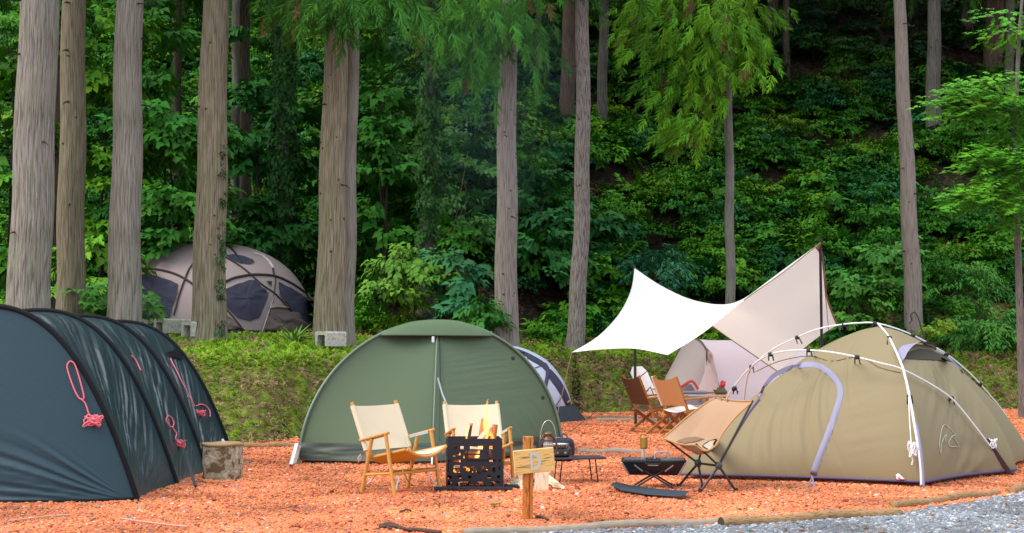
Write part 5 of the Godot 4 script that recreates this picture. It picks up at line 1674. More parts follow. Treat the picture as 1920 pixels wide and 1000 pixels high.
# ---------------------------------------------------------------- fire, tables, small things
func fire() -> void:
	var c := on(888, 916)
	var t := thing("fire_basket", c, "black slotted steel fire basket holding burning logs", "fire pit", "", 0.09)
	var steel := mat(lin(0.018, 0.02, 0.028), 0.5, 0.5, 0.3)
	var w := 0.37; var h := 0.19
	var upper := [
		"##################################", "##################################", "##################################",
		"##################################", "##################################", "####..##..####........####..######",
		"####..##..####........####..######", "##################################", "###########.........#####..#######",
		"######..###.........#####..#######", "######..##################..######", "###..#####..........######..######",
		"##########..........##############", "##################################", "..##....##################....##..",
		"..##....##################....##.."]
	var lower := [
		"##################################", "##################################", "###....###########################",
		"###....##..###..####..#####..##.##", "###########..##..###...####..##.##", "###....####..##########.###..##.##",
		"###....######..##..##...###..#####", "##################..##############", "##################################",
		"..####..####..##########..####..##", "..####..####..##########..####..##", "##################################",
		"##################################", "..####........####....####......##", ".####..####..######..######..#####",
		".###...##......##......##...#..###", "###...##......##........##..##..##", "###...##.....##..........##..##..#",
		"##....##.....##..........##..##..#"]
	var cell := Vector2(w / 34.0, 0.01)
	var b := Basis()
	put("upper_plate", Mb.new().plate(Transform3D(b, Vector3(-w / 2, 0.345, 0.13)), upper, cell, 0.005), steel, t)
	put("lower_plate", Mb.new().plate(Transform3D(b, Vector3(-w / 2 + 0.008, 0.19, 0.138)), lower, cell, 0.005), steel, t)
	put("upper_plate", Mb.new().plate(Transform3D(b, Vector3(-w / 2, 0.345, -0.13)), upper, cell, 0.005), steel, t)
	put("lower_plate", Mb.new().plate(Transform3D(b, Vector3(-w / 2, 0.19, -0.13)), lower, cell, 0.005), steel, t)
	var cs := Vector2(0.26 / 34.0, 0.01)
	for s: float in [-1.0, 1.0]:
		var bs := Basis(Vector3.UP, PI / 2)
		put("side_plate", Mb.new().plate(Transform3D(bs, Vector3(s * (w / 2 - 0.004), 0.343, 0.13)), upper, cs, 0.005), steel, t)
		put("side_plate", Mb.new().plate(Transform3D(bs, Vector3(s * (w / 2 - 0.002), 0.189, 0.13)), lower, cs, 0.005), steel, t)
	put("handle_frame", Mb.new().box(Transform3D(b, Vector3(0.02, 0.21, 0.137)), Vector3(0.15, 0.012, 0.008), 0.002).box(Transform3D(b, Vector3(-0.05, 0.24, 0.137)), Vector3(0.01, 0.06, 0.008), 0.002).box(Transform3D(b, Vector3(0.09, 0.24, 0.137)), Vector3(0.01, 0.06, 0.008), 0.002), steel, t)
	put("grate", Mb.new().box(Transform3D(b, Vector3(0, 0.1, 0)), Vector3(w - 0.02, 0.006, 0.24), 0), steel, t)
	# what burns in it
	var logs := [[Vector3(-0.07, 0.12, 0.02), Vector3(-0.015, 0.44, -0.02), 0.011, 0], [Vector3(0.03, 0.14, 0.0), Vector3(0.075, 0.47, -0.03), 0.024, 1], [Vector3(0.02, 0.3, 0.04), Vector3(0.115, 0.41, -0.01), 0.025, 2], [Vector3(0.1, 0.15, 0.02), Vector3(0.15, 0.43, -0.02), 0.022, 1], [Vector3(-0.13, 0.14, 0.03), Vector3(0.13, 0.17, 0.05), 0.03, 2], [Vector3(-0.14, 0.2, 0.0), Vector3(0.11, 0.23, -0.04), 0.028, 1], [Vector3(-0.1, 0.27, 0.05), Vector3(0.14, 0.25, 0.02), 0.024, 2]]
	var woods := [mat(lin(0.03, 0.02, 0.018), 0.9), wood(lin(0.3, 0.1, 0.03), lin(0.5, 0.22, 0.08), 120, 0.8), wood(lin(0.45, 0.3, 0.2), lin(0.68, 0.52, 0.4), 121, 0.8)]
	var names := ["charred stick standing in the fire basket", "split log burning upright in the middle of the fire", "pale split log leaning to the right in the fire", "reddish log leaning at the right side of the fire", "pale log lying low inside the fire basket", "brown log lying across the middle of the fire basket", "pale log lying near the top inside the fire basket"]
	for i in logs.size():
		var l: Array = logs[i]
		var lt := thing("burning_log", c + l[0].rotated(Vector3.UP, 0.09), names[i], "log", "wood in the fire basket", 0.09)
		var e: Vector3 = l[1] - l[0]
		put("wood", Mb.new().tube([Vector3.ZERO, e * 0.5, e], [l[2], l[2] * 1.1, l[2] * 0.9], 5), woods[l[3]], lt)
	var hot := mat(lin(0.9, 0.25, 0.03), 1.0)
	hot.emission_enabled = true; hot.emission = lin(1.0, 0.3, 0.03); hot.emission_energy_multiplier = 2.2
	hot.transparency = BaseMaterial3D.TRANSPARENCY_ALPHA; hot.albedo_color.a = 0.09
	var core := mat(lin(1.0, 0.7, 0.25), 1.0)
	core.emission_enabled = true; core.emission = lin(1.0, 0.62, 0.2); core.emission_energy_multiplier = 2.4
	core.transparency = BaseMaterial3D.TRANSPARENCY_ALPHA; core.albedo_color.a = 0.08
	var ft := thing("campfire_flame", c + Vector3(0, 0.25, 0), "orange flames licking up from the logs in the fire basket", "flame")
	var tongues := [[0.085, 0.1, 0.31, 0.017, 0.02], [0.075, 0.1, 0.24, 0.027, -0.01], [0.05, 0.05, 0.17, 0.022, 0.02], [-0.05, 0.12, 0.15, 0.01, 0.0], [0.02, -0.02, 0.13, 0.028, 0.05], [0.11, 0.03, 0.18, 0.016, 0.0], [-0.09, -0.03, 0.08, 0.028, 0.05]]
	for i in tongues.size():
		var q: Array = tongues[i]
		for shell: float in [1.0, 0.74, 0.48]:
			var path := []; var rad := []
			for k in 13:
				var s := k / 12.0
				path.append(Vector3(q[0] + 0.02 * sin(s * 6 + i) * s + 0.02 * s, q[1] + s * q[2] * (0.75 + 0.25 * shell) - 0.05, q[4] + 0.012 * cos(s * 5 + i * 2)))
				rad.append(q[3] * shell * (0.4 + 1.25 * s) * pow(1.0 - s, 0.85) + 0.0008)
			put("flame", Mb.new().tube(path, rad, 12), hot if shell > 0.9 or i in [0, 3, 5] else core, ft)
	var coal := mat(lin(0.3, 0.05, 0.01), 1.0)
	coal.emission_enabled = true; coal.emission = lin(1.0, 0.2, 0.02); coal.emission_energy_multiplier = 1.6
	var em := thing("ember_flame", c + Vector3(0, 0.106, 0), "glowing embers on the grate inside the fire basket", "embers")
	rng.seed = 8
	for k in 16:
		var ep := Vector3(rng.randf_range(-0.14, 0.14), rng.randf_range(0.0, 0.05), rng.randf_range(-0.05, 0.1))
		put("ember", Mb.new().tube([ep, ep + jitter(0.03) + Vector3(0.01, 0.012, 0)], [0.012, 0.007], 5), coal, em)
	var glow := OmniLight3D.new()
	glow.name = "fire_light"
	glow.light_color = Color(1, 0.55, 0.2)
	glow.light_energy = 0.05; glow.light_size = 0.05; glow.omni_range = 8; glow.omni_attenuation = 2; glow.shadow_enabled = true
	glow.position = c + Vector3(0.06, 0.33, 0.02)
	add_child(glow)
	# flat steel plates on the ground in front
	var plates := [["dark folded steel plate lying under the front left of the fire basket", on(838, 923), Vector3(0.17, 0.014, 0.05), 0.1], ["long dark steel plate lying under the fire basket", on(905, 923), Vector3(0.4, 0.01, 0.07), -0.05], ["dark steel plate end reaching toward the firewood", on(962, 918), Vector3(0.1, 0.01, 0.08), -0.3]]
	for q: Array in plates:
		var pt := thing("steel_plate", q[1] + Vector3(0, 0.022, 0), q[0], "plate", "steel plates under the fire basket", q[3])
		put("plate", Mb.new().box(Transform3D(), q[2], 0.003), mat(lin(0.02, 0.024, 0.034), 0.45), pt)
		put("folded_rim", Mb.new().box(Transform3D(Basis(), Vector3(0, 0.008, q[2].z * 0.5)), Vector3(q[2].x, 0.016, 0.004), 0.001), mat(lin(0.02, 0.024, 0.034), 0.45), pt)

func sign_post() -> void:
	var c := on(989, 975)
	var t := thing("wooden_sign", c, "wooden post sign with a grey letter D on a scorched board", "sign", "", 0.03)
	var post := wood(lin(0.3, 0.08, 0.015), lin(0.52, 0.19, 0.04), 131, 0.6)
	var pn := put("post", Mb.new().box(Transform3D(Basis.from_euler(Vector3(0, 0, -0.012)), Vector3(0.002, 0.215, 0)), Vector3(0.058, 0.49, 0.05), 0.004), post, t)
	put("groove", Mb.new().box(Transform3D(Basis.from_euler(Vector3(0, 0, -0.012)), Vector3(0.012, 0.22, 0.0255)), Vector3(0.004, 0.46, 0.002), 0), mat(lin(0.12, 0.035, 0.01), 0.8), pn)
	var bm := wood(lin(0.52, 0.27, 0.075), lin(0.74, 0.47, 0.17), 132, 0.6)
	bm.uv1_scale = Vector3(1.2, 9, 1)
	bm.detail_enabled = true
	bm.detail_uv_layer = BaseMaterial3D.DETAIL_UV_1
	var clear := lin(0.08, 0.03, 0.01); clear.a = 0.0
	var burn := lin(0.1, 0.04, 0.012); burn.a = 0.85
	bm.detail_albedo = ntex(133, 0.012, 4, [clear, clear, burn], [0.0, 0.62, 0.8], FastNoiseLite.TYPE_SIMPLEX_SMOOTH, 256)
	var roll := Basis.from_euler(Vector3(0.05, 0.08, 0.085))
	var bt := Transform3D(roll, Vector3(0.035, 0.327, 0.036))
	var bn := put("board", Mb.new().box(bt, Vector3(0.226, 0.132, 0.02), 0.003), bm, t)
	var outer := []; var inner := []
	for i in 17:
		var a := lerpf(PI / 2, -PI / 2, i / 16.0)
		outer.append(Vector2(-0.004 + 0.042 * pow(cos(a), 0.8), 0.05 * sin(a)))
		inner.append(Vector2(-0.008 + 0.028 * pow(cos(a), 0.8), 0.033 * sin(a)))
	outer.push_front(Vector2(-0.022, 0.05)); outer.append(Vector2(-0.022, -0.05))
	inner.push_front(Vector2(-0.009, 0.033)); inner.append(Vector2(-0.009, -0.033))
	var mb := Mb.new()
	for i in outer.size():
		mb.vert(bt * Vector3(outer[i].x, outer[i].y, 0.0115)); mb.vert(bt * Vector3(inner[i].x, inner[i].y, 0.0115))
	for i in outer.size():
		var j := (i + 1) % outer.size()
		mb.tri(i * 2, j * 2, i * 2 + 1); mb.tri(i * 2 + 1, j * 2, j * 2 + 1)
	put("letter", mb, mat(lin(0.5, 0.49, 0.44), 0.7), bn)

func small_things() -> void:
	var black := mat(lin(0.016, 0.017, 0.022), 0.45)
	var dark := mat(lin(0.022, 0.024, 0.035), 0.5)
	# low black table with wire legs
	var c := on(1080, 905)
	c.y = 0
	var t := thing("low_table", c, "low black folding table with wire legs right of the sign", "table", "", 0.2)
	put("table_top", Mb.new().box(Transform3D(Basis(), Vector3(0, 0.175, 0)), Vector3(0.4, 0.012, 0.2), 0.004), dark, t)
	for i in 4: put("slat", Mb.new().box(Transform3D(Basis(), Vector3(0, 0.182, -0.075 + i * 0.05)), Vector3(0.39, 0.003, 0.042), 0.001), dark, t)
	for s: float in [-1.0, 1.0]:
		put("leg", Mb.new().tube([Vector3(s * 0.12, 0.17, 0.085), Vector3(s * 0.14, 0.008, 0.085), Vector3(s * 0.14, 0.008, -0.085), Vector3(s * 0.12, 0.17, -0.085)], 0.005, 6), black, t)
	var top := c + Vector3(0, 0.183, 0)
	# stove and pans on it
	t = thing("camp_stove", top + Vector3(-0.12, 0, 0.02), "black box stove standing on the low table under a silver pan", "stove", "", 0.2)
	put("body", Mb.new().box(Transform3D(Basis(), Vector3(0, 0.03, 0)), Vector3(0.13, 0.055, 0.12), 0.008), black, t)
	put("front_panel", Mb.new().box(Transform3D(Basis(), Vector3(0, 0.03, 0.062)), Vector3(0.11, 0.03, 0.006), 0.002), dark, t)
	for s: float in [-1.0, 1.0]: put("knob", Mb.new().lathe(Transform3D(Basis(Vector3.RIGHT, PI / 2), Vector3(s * 0.03, 0.03, 0.065)), [Vector2(0.011, 0), Vector2(0.01, 0.012), Vector2(0.001, 0.013)], 12), mat(lin(0.25, 0.14, 0.08), 0.5), t)
	var silver := mat(lin(0.7, 0.69, 0.68), 0.25, 0.5, 0.85)
	t = thing("pan", top + Vector3(-0.115, 0.06, 0.02), "round silver pan on top of the black box stove", "pan")
	put("bowl", Mb.new().lathe(Transform3D(), [Vector2(0.001, 0), Vector2(0.045, 0), Vector2(0.062, 0.03), Vector2(0.066, 0.034), Vector2(0.058, 0.032), Vector2(0.042, 0.006), Vector2(0.001, 0.005)], 24), silver, t)
	put("handle", Mb.new().box(Transform3D(Basis(), Vector3(-0.09, 0.028, 0)), Vector3(0.06, 0.006, 0.016), 0.002), silver, t)
	# hurricane lantern
	var bronze := mat(lin(0.14, 0.08, 0.045), 0.4, 0.5, 0.6)
	var lp := at(1028, 851, 8.98)
	t = thing("hurricane_lantern", Vector3(lp.x, 0.183, lp.z), "old bronze hurricane lantern with glass globe behind the sign board", "lantern")
	put("tank", Mb.new().lathe(Transform3D(), [Vector2(0.001, 0), Vector2(0.045, 0), Vector2(0.047, 0.022), Vector2(0.03, 0.034), Vector2(0.02, 0.04), Vector2(0.02, 0.055), Vector2(0.001, 0.055)], 20), bronze, t)
	var glass := mat(Color(0.95, 0.93, 0.88, 0.14), 0.03)
	glass.transparency = BaseMaterial3D.TRANSPARENCY_ALPHA
	put("glass_globe", Mb.new().lathe(Transform3D(), [Vector2(0.022, 0.055), Vector2(0.036, 0.085), Vector2(0.034, 0.11), Vector2(0.024, 0.13)], 20), glass, t)
	put("chimney", Mb.new().lathe(Transform3D(), [Vector2(0.034, 0.128), Vector2(0.036, 0.138), Vector2(0.026, 0.15), Vector2(0.024, 0.17), Vector2(0.034, 0.176), Vector2(0.02, 0.19), Vector2(0.001, 0.194)], 20), bronze, t)
	for s: float in [-1.0, 1.0]:
		put("side_tube", Mb.new().tube(smooth_line([Vector3(s * 0.03, 0.02, 0), Vector3(s * 0.054, 0.05, 0), Vector3(s * 0.056, 0.12, 0), Vector3(s * 0.03, 0.165, 0)], 4), 0.0075, 8), bronze, t)
	var bail := []
	for i in 21:
		var a := PI * i / 20.0
		bail.append(Vector3(cos(a) * 0.055, 0.14 + sin(a) * 0.13, 0))
	put("bail", Mb.new().tube(bail, 0.0022, 5), silver, t)
	put("burner", Mb.new().lathe(Transform3D(), [Vector2(0.001, 0.052), Vector2(0.012, 0.054), Vector2(0.008, 0.072), Vector2(0.001, 0.076)], 12), mat(lin(0.6, 0.35, 0.1), 0.3, 0.5, 0.8), t)
	# navy bag behind the table
	c = on(1042, 866)
	t = thing("duffel_bag", c, "dark navy bag with carry straps standing behind the low table", "bag", "", 0.05)
	var navy := fabric(lin(0.012, 0.017, 0.034), 0.6, 0.4)
	put("body", Mb.new().grid(60, 24, func(u, v):
		var a: float = u * TAU
		var e: float = PI * (v - 0.5)
		var cc := Vector3(signf(cos(a)) * pow(absf(cos(a)), 0.5), 0, signf(sin(a)) * pow(absf(sin(a)), 0.5)) * pow(cos(e), 0.35)
		return Vector3(cc.x * 0.16, 0.1 + 0.1 * signf(sin(e)) * pow(absf(sin(e)), 0.6), cc.z * 0.1) * (1.0 + 0.05 * noise.get_noise_3d(cc.x * 60, e * 40, cc.z * 60))), navy, t)
	for s: float in [-0.06, 0.07]:
		put("carry_strap", Mb.new().tube(smooth_line([Vector3(s - 0.03, 0.12, 0.105), Vector3(s - 0.025, 0.205, 0.06), Vector3(s, 0.235, 0.0), Vector3(s + 0.03, 0.2, 0.05), Vector3(s + 0.035, 0.11, 0.105)], 4), 0.008, 6), dark, t)
	put("front_pocket", Mb.new().box(Transform3D(Basis(), Vector3(0.05, 0.08, 0.095)), Vector3(0.16, 0.09, 0.02), 0.008), dark, t)
	put("zip", Mb.new().tube([Vector3(-0.12, 0.198, 0.02), Vector3(0, 0.205, 0.025), Vector3(0.12, 0.198, 0.02)], 0.004, 5), mat(lin(0.3, 0.32, 0.36), 0.4), t)
	# split firewood
	var pale := wood(lin(0.55, 0.43, 0.28), lin(0.78, 0.68, 0.5), 140, 0.8)
	var barkm: Material = M.bark_tan
	var fw := [["largest pale split log, standing on end right of the sign post", 1014, 920, Vector3(0.1, 0.15, 0.08), 0.1, Vector3(0, 0, -0.06)], ["pale split log mostly hidden behind the sign post", 984, 912, Vector3(0.09, 0.13, 0.08), 0.4, Vector3(0, 0, 0.25)], ["barky end of a log lying left of the sign post", 975, 917, Vector3(0.075, 0.065, 0.2), 0.5, Vector3.ZERO], ["thin pale stick of firewood lying at the right of the pile", 1040, 918, Vector3(0.03, 0.03, 0.17), 0.9, Vector3(0.25, 0, 0)], ["small pale wedge of firewood leaning on the large split log", 1034, 913, Vector3(0.05, 0.04, 0.17), 0.5, Vector3(0.3, 0, 0)], ["pale chip of firewood left of the barky log end", 961, 914, Vector3(0.05, 0.03, 0.12), -0.7, Vector3.ZERO]]
	for q: Array in fw:
		var wt := thing("firewood_log", on(q[1], q[2]), q[0], "firewood", "split firewood beside the sign", q[4])
		var s: Vector3 = q[3]
		var wedge := []
		var bs := Basis.from_euler(q[5])
		if s.y > 0.1:
			wedge = [Vector3(-s.x / 2, 0, s.z / 2), Vector3(s.x * 0.45, 0, s.z / 2), Vector3(s.x / 2, 0, -s.z * 0.2), Vector3(0, 0, -s.z / 2)]
			put("wood", Mb.new().slab(wedge.map(func(p): return bs * p), bs * Vector3(0, s.y, 0)), pale, wt)
		else:
			wedge = [Vector3(-s.x / 2, 0.005, 0), Vector3(s.x * 0.5, 0.005, 0), Vector3(s.x * 0.35, s.y * 0.8, 0), Vector3(-s.x * 0.1, s.y, 0)]
			put("wood", Mb.new().slab(wedge.map(func(p): return bs * (p + Vector3(0, 0, -s.z / 2)) + Vector3(0, 0.02 * q[5].x * 4, 0)), bs * Vector3(0, 0, s.z)), barkm if s.x == 0.075 else pale, wt)
			if s.x == 0.075: put("cut_end", Mb.new().slab(wedge.map(func(p): return p + Vector3(0, 0, s.z / 2 + 0.001)), Vector3(0, 0, 0.003)), wood(lin(0.4, 0.3, 0.2), lin(0.5, 0.4, 0.28), 141), wt)
	grill()
	far_things()

func grill() -> void:
	var black := mat(lin(0.012, 0.012, 0.015), 0.4)
	var c := on(1226, 916)
	var t := thing("folding_grill", c, "black folding grill on crossed legs with a grate on top", "grill", "", -0.1)
	var steel := mat(lin(0.09, 0.095, 0.115), 0.35, 0.5, 0.5)
	var tw := 0.215; var td := 0.13; var bw := 0.165; var bd := 0.07; var y1 := 0.185; var y0 := 0.095
	var tp := [Vector3(-tw, y1, td), Vector3(tw, y1, td), Vector3(tw, y1, -td), Vector3(-tw, y1, -td)]
	var bp := [Vector3(-bw, y0, bd), Vector3(bw, y0, bd), Vector3(bw, y0, -bd), Vector3(-bw, y0, -bd)]
	for i in 4:
		var j := (i + 1) % 4
		var nn: Vector3 = (tp[j] - tp[i]).cross(bp[i] - tp[i]).normalized() * 0.004
		put("side_panel", Mb.new().slab([tp[i], tp[j], bp[j], bp[i]], nn), black, t)
	put("floor_panel", Mb.new().slab(bp, Vector3(0, 0.004, 0)), black, t)
	for s: float in [-1.0, 1.0]:
		put("silver_strut", Mb.new().bar(Vector3(s * 0.13, 0.168, 0.128), Vector3(s * 0.075, 0.125, 0.104), 0.008, 0.004, Vector3.RIGHT, 0), M.alu, t)
		put("edge_rod", Mb.new().tube([Vector3(s * tw, y1, td), Vector3(s * bw, y0, bd)], 0.006, 6), M.alu, t)
		for z: float in [0.085, -0.085]:
			put("leg", Mb.new().tube([Vector3(s * 0.15, 0.0, z * 1.25), Vector3(-s * 0.1, 0.15, z)], 0.0065, 6), black, t)
		put("foot_bar", Mb.new().tube([Vector3(s * 0.15, 0.005, 0.106), Vector3(s * 0.15, 0.005, -0.106)], 0.006, 6), black, t)
	var bars := Mb.new()
	put("grate_frame", Mb.new().tube([tp[0] + Vector3(0, 0.008, 0), tp[1] + Vector3(0, 0.008, 0), tp[2] + Vector3(0, 0.008, 0), tp[3] + Vector3(0, 0.008, 0), tp[0] + Vector3(0, 0.008, 0)], 0.005, 6), black, t)
	for i in 15:
		var x := lerpf(-tw, tw, (i + 0.5) / 15.0)
		put("grate_bar", Mb.new().tube([Vector3(x, y1 + 0.008, td), Vector3(x, y1 + 0.008, -td)], 0.004, 5), steel, t)
	put("griddle", Mb.new().box(Transform3D(Basis(), Vector3(0.12, y1 + 0.014, 0)), Vector3(0.17, 0.006, 0.22), 0.002), steel, t)
	put("griddle", Mb.new().box(Transform3D(Basis(), Vector3(-0.13, y1 + 0.014, -0.02)), Vector3(0.14, 0.006, 0.2), 0.002), steel, t)
	var hb := Mb.new().tube([Vector3(-0.055, y1 - 0.01, td + 0.01), Vector3(-0.055, y1 + 0.022, td + 0.015), Vector3(0.045, y1 + 0.022, td + 0.015), Vector3(0.045, y1 - 0.01, td + 0.01), Vector3(-0.055, y1 - 0.01, td + 0.01)], 0.0055, 6)
	put("front_handle", hb, black, t)
	put("maker_plate", Mb.new().box(Transform3D(Basis(), Vector3(-0.005, y1 - 0.014, td + 0.006)), Vector3(0.07, 0.014, 0.004), 0.001), M.alu, t)
	put("lifting_handle", Mb.new().tube(smooth_line([Vector3(0.01, y1 + 0.015, 0.0), Vector3(0.015, y1 + 0.055, 0), Vector3(0.06, y1 + 0.06, 0), Vector3(0.1, y1 + 0.055, 0), Vector3(0.105, y1 + 0.015, 0)], 4), 0.006, 6), mat(lin(0.3, 0.32, 0.38), 0.4), t)
	# brass gas lantern on the back of the grill
	var brass := mat(lin(0.5, 0.33, 0.07), 0.3, 0.5, 0.75)
	t = thing("brass_lantern", c + Vector3(-0.055, y1 + 0.016, -0.1), "small brass topped lantern with a clear base on the grill", "lantern")
	var glass := mat(Color(0.93, 0.9, 0.88, 0.25), 0.05)
	glass.transparency = BaseMaterial3D.TRANSPARENCY_ALPHA
	put("glass_base", Mb.new().lathe(Transform3D(), [Vector2(0.02, 0), Vector2(0.021, 0.06)], 18), glass, t)
	put("burner", Mb.new().lathe(Transform3D(), [Vector2(0.006, 0), Vector2(0.007, 0.05), Vector2(0.001, 0.055)], 10), brass, t)
	put("shade", Mb.new().lathe(Transform3D(), [Vector2(0.001, 0.06), Vector2(0.024, 0.06), Vector2(0.0265, 0.068), Vector2(0.0265, 0.132), Vector2(0.029, 0.138), Vector2(0.027, 0.144), Vector2(0.001, 0.146)], 20), brass, t)
	put("side_hook", Mb.new().tube([Vector3(0.026, 0.135, 0), Vector3(0.045, 0.138, 0), Vector3(0.047, 0.125, 0)], 0.003, 5), brass, t)
	# heat shield mat on the ground
	var m0 := on(1215, 925)
	t = thing("ground_mat", m0, "curled dark blue grey mat lying under the folding grill", "mat")
	var l := [[110, 800], [160, 775], [300, 805], [430, 822], [550, 835], [700, 848], [790, 852]]
	var l2 := [[145, 818], [200, 838], [300, 858], [430, 878], [560, 888], [690, 898], [745, 893]]
	var a := []; var b := []
	for i in 7:
		var up: float = [0.035, 0.012, 0.006, 0.006, 0.006, 0.01, 0.035][i]
		a.append(on(1120 + l[i][0] / 4.547, 740 + l[i][1] / 4.547, up)); b.append(on(1120 + l2[i][0] / 4.547, 740 + l2[i][1] / 4.547, up * 0.7))
	a = smooth_line(a, 4); b = smooth_line(b, 4)
	var mb := Mb.new().grid(24, 5, func(u, v): return along(a, u).lerp(along(b, u), v) + Vector3(0, 0.022, 0))
	putw("sheet", mb, mat(lin(0.018, 0.028, 0.045), 0.6), t)
	putw("sheet_edge", Mb.new().tube(b.map(func(p): return p + Vector3(0, 0.02, 0)), 0.006, 5), mat(lin(0.018, 0.028, 0.045), 0.6), t)

func far_things() -> void:
	var p := on(1296, 800)
	var t := thing("cooler_box", Vector3(p.x, 0.21, p.z), "grey cooler box with a pale band behind the tan folding chair", "cooler", "", 0.12)
	var grey := mat(lin(0.25, 0.24, 0.26), 0.5)
	put("body", Mb.new().box(Transform3D(Basis(), Vector3(0, 0.1, 0)), Vector3(0.36, 0.19, 0.24), 0.012), grey, t)
	put("lid", Mb.new().box(Transform3D(Basis(), Vector3(0, 0.215, 0)), Vector3(0.375, 0.035, 0.25), 0.01), mat(lin(0.2, 0.24, 0.29), 0.5), t)
	put("pale_band", Mb.new().box(Transform3D(Basis(), Vector3(0, 0.18, 0.121)), Vector3(0.35, 0.025, 0.006), 0.002), mat(lin(0.5, 0.52, 0.52), 0.4), t)
	put("base_band", Mb.new().box(Transform3D(Basis(), Vector3(0, 0.045, 0.121)), Vector3(0.35, 0.02, 0.006), 0.002), mat(lin(0.45, 0.46, 0.47), 0.4), t)
	put("latch", Mb.new().box(Transform3D(Basis(), Vector3(0.09, 0.12, 0.122)), Vector3(0.04, 0.06, 0.01), 0.003), mat(lin(0.2, 0.13, 0.13), 0.5), t)
	var st := thing("low_stand", Vector3(p.x, 0, p.z), "low wooden stand under the grey cooler box", "stand", "", 0.12)
	for z: float in [-0.09, 0.0, 0.09]: put("slat", Mb.new().box(Transform3D(Basis(), Vector3(0, 0.198, z)), Vector3(0.4, 0.018, 0.07), 0.003), M.teak, st)
	for s: float in [-1.0, 1.0]:
		put("leg", Mb.new().bar(Vector3(s * 0.17, 0, 0.11), Vector3(s * 0.12, 0.19, -0.11), 0.025, 0.02), M.teak, st)
		put("leg", Mb.new().bar(Vector3(s * 0.14, 0, -0.11), Vector3(s * 0.09, 0.19, 0.11), 0.025, 0.02), M.teak, st)
	# grey bag with red trim behind
	var q := at(1288, 735, 16.2)
	t = thing("striped_bag", Vector3(q.x, 0.0, q.z), "grey bag with a red handle behind the cooler box", "bag")
	put("body", Mb.new().grid(30, 16, func(u, v):
		var a: float = u * TAU
		var k: float = cos((v - 0.35) * 1.9)
		return Vector3(cos(a) * 0.18 * k, v * 0.52, sin(a) * 0.13 * k)), fabric(lin(0.22, 0.16, 0.16), 0.8), t)
	put("handle", Mb.new().tube(smooth_line([Vector3(-0.12, 0.47, 0.1), Vector3(-0.03, 0.53, 0.12), Vector3(0.06, 0.56, 0.1), Vector3(0.13, 0.46, 0.1)], 4), 0.017, 6), mat(lin(0.55, 0.06, 0.05), 0.6), t)
	put("handle", Mb.new().tube([Vector3(-0.17, 0.36, 0.1), Vector3(-0.12, 0.42, 0.12)], 0.018, 6), mat(lin(0.6, 0.07, 0.07), 0.6), t)
	# little wooden side table with a pot and a red jug
	q = on(1338, 797)
	t = thing("side_table", q, "small light wood table right of the grey cooler box", "table", "", 0.2)
	put("table_top", Mb.new().box(Transform3D(Basis(), Vector3(0, 0.37, 0)), Vector3(0.34, 0.03, 0.26), 0.005), wood(lin(0.45, 0.28, 0.16), lin(0.62, 0.45, 0.3), 150), t)
	for sx: float in [-0.13, 0.13]:
		for sz: float in [-0.09, 0.09]: put("leg", Mb.new().bar(Vector3(sx, 0, sz), Vector3(sx * 0.9, 0.36, sz), 0.025, 0.025), M.teak, t)
	put("hanging_cloth", Mb.new().box(Transform3D(Basis(), Vector3(-0.05, 0.24, 0.135)), Vector3(0.2, 0.22, 0.008), 0.002), mat(lin(0.6, 0.57, 0.68), 0.8), t)
	t = thing("cooking_pot", q + Vector3(0.1, 0.387, 0), "small olive brown pot on the light wood side table", "pot")
	put("body", Mb.new().lathe(Transform3D(), [Vector2(0.001, 0), Vector2(0.07, 0), Vector2(0.085, 0.03), Vector2(0.06, 0.06), Vector2(0.05, 0.085), Vector2(0.001, 0.095)], 18), mat(lin(0.1, 0.075, 0.025), 0.6), t)
	put("spout", Mb.new().tube([Vector3(-0.06, 0.03, 0.02), Vector3(-0.1, 0.06, 0.03)], [0.015, 0.01], 7), mat(lin(0.1, 0.075, 0.025), 0.6), t)
	t = thing("red_jar", q + Vector3(0.11, 0.482, 0), "small red jar on top of the olive brown pot", "jar")
	put("body", Mb.new().lathe(Transform3D(Basis.from_euler(Vector3(0, 0, -0.5)), Vector3.ZERO), [Vector2(0.001, 0), Vector2(0.03, 0.005), Vector2(0.036, 0.04), Vector2(0.02, 0.06), Vector2(0.022, 0.08), Vector2(0.001, 0.082)], 14), mat(lin(0.65, 0.04, 0.06), 0.4), t)
	# shepherd's hook
	var l := [[1735, 700], [1735, 641], [1729, 620], [1722, 596], [1715, 586], [1708, 591], [1710, 600], [1704, 607]]
	var path := []
	for k: Array in l: path.append(at(k[0], k[1], 14.0))
	var foot: Vector3 = path[0]; foot.y = -0.05
	path.push_front(foot)
	t = thing("lantern_hook", Vector3(foot.x, 0, foot.z), "bent black iron lantern hook before the leaning pale trunk", "hook")
	putw("rod", Mb.new().tube(smooth_line(path, 4), 0.008, 6), mat(lin(0.012, 0.012, 0.012), 0.5), t)
	# concrete channel blocks on the bank
	var con := mat(Color.WHITE, 0.95, 0.2)
	con.albedo_texture = ntex(160, 0.03, 5, [lin(0.3, 0.3, 0.26), lin(0.44, 0.44, 0.39), lin(0.52, 0.51, 0.47)], [0.2, 0.5, 0.8], FastNoiseLite.TYPE_SIMPLEX_SMOOTH, 256)
	con.uv1_scale = Vector3(2, 2, 2)
	relief(con, con.albedo_texture, 0.12)
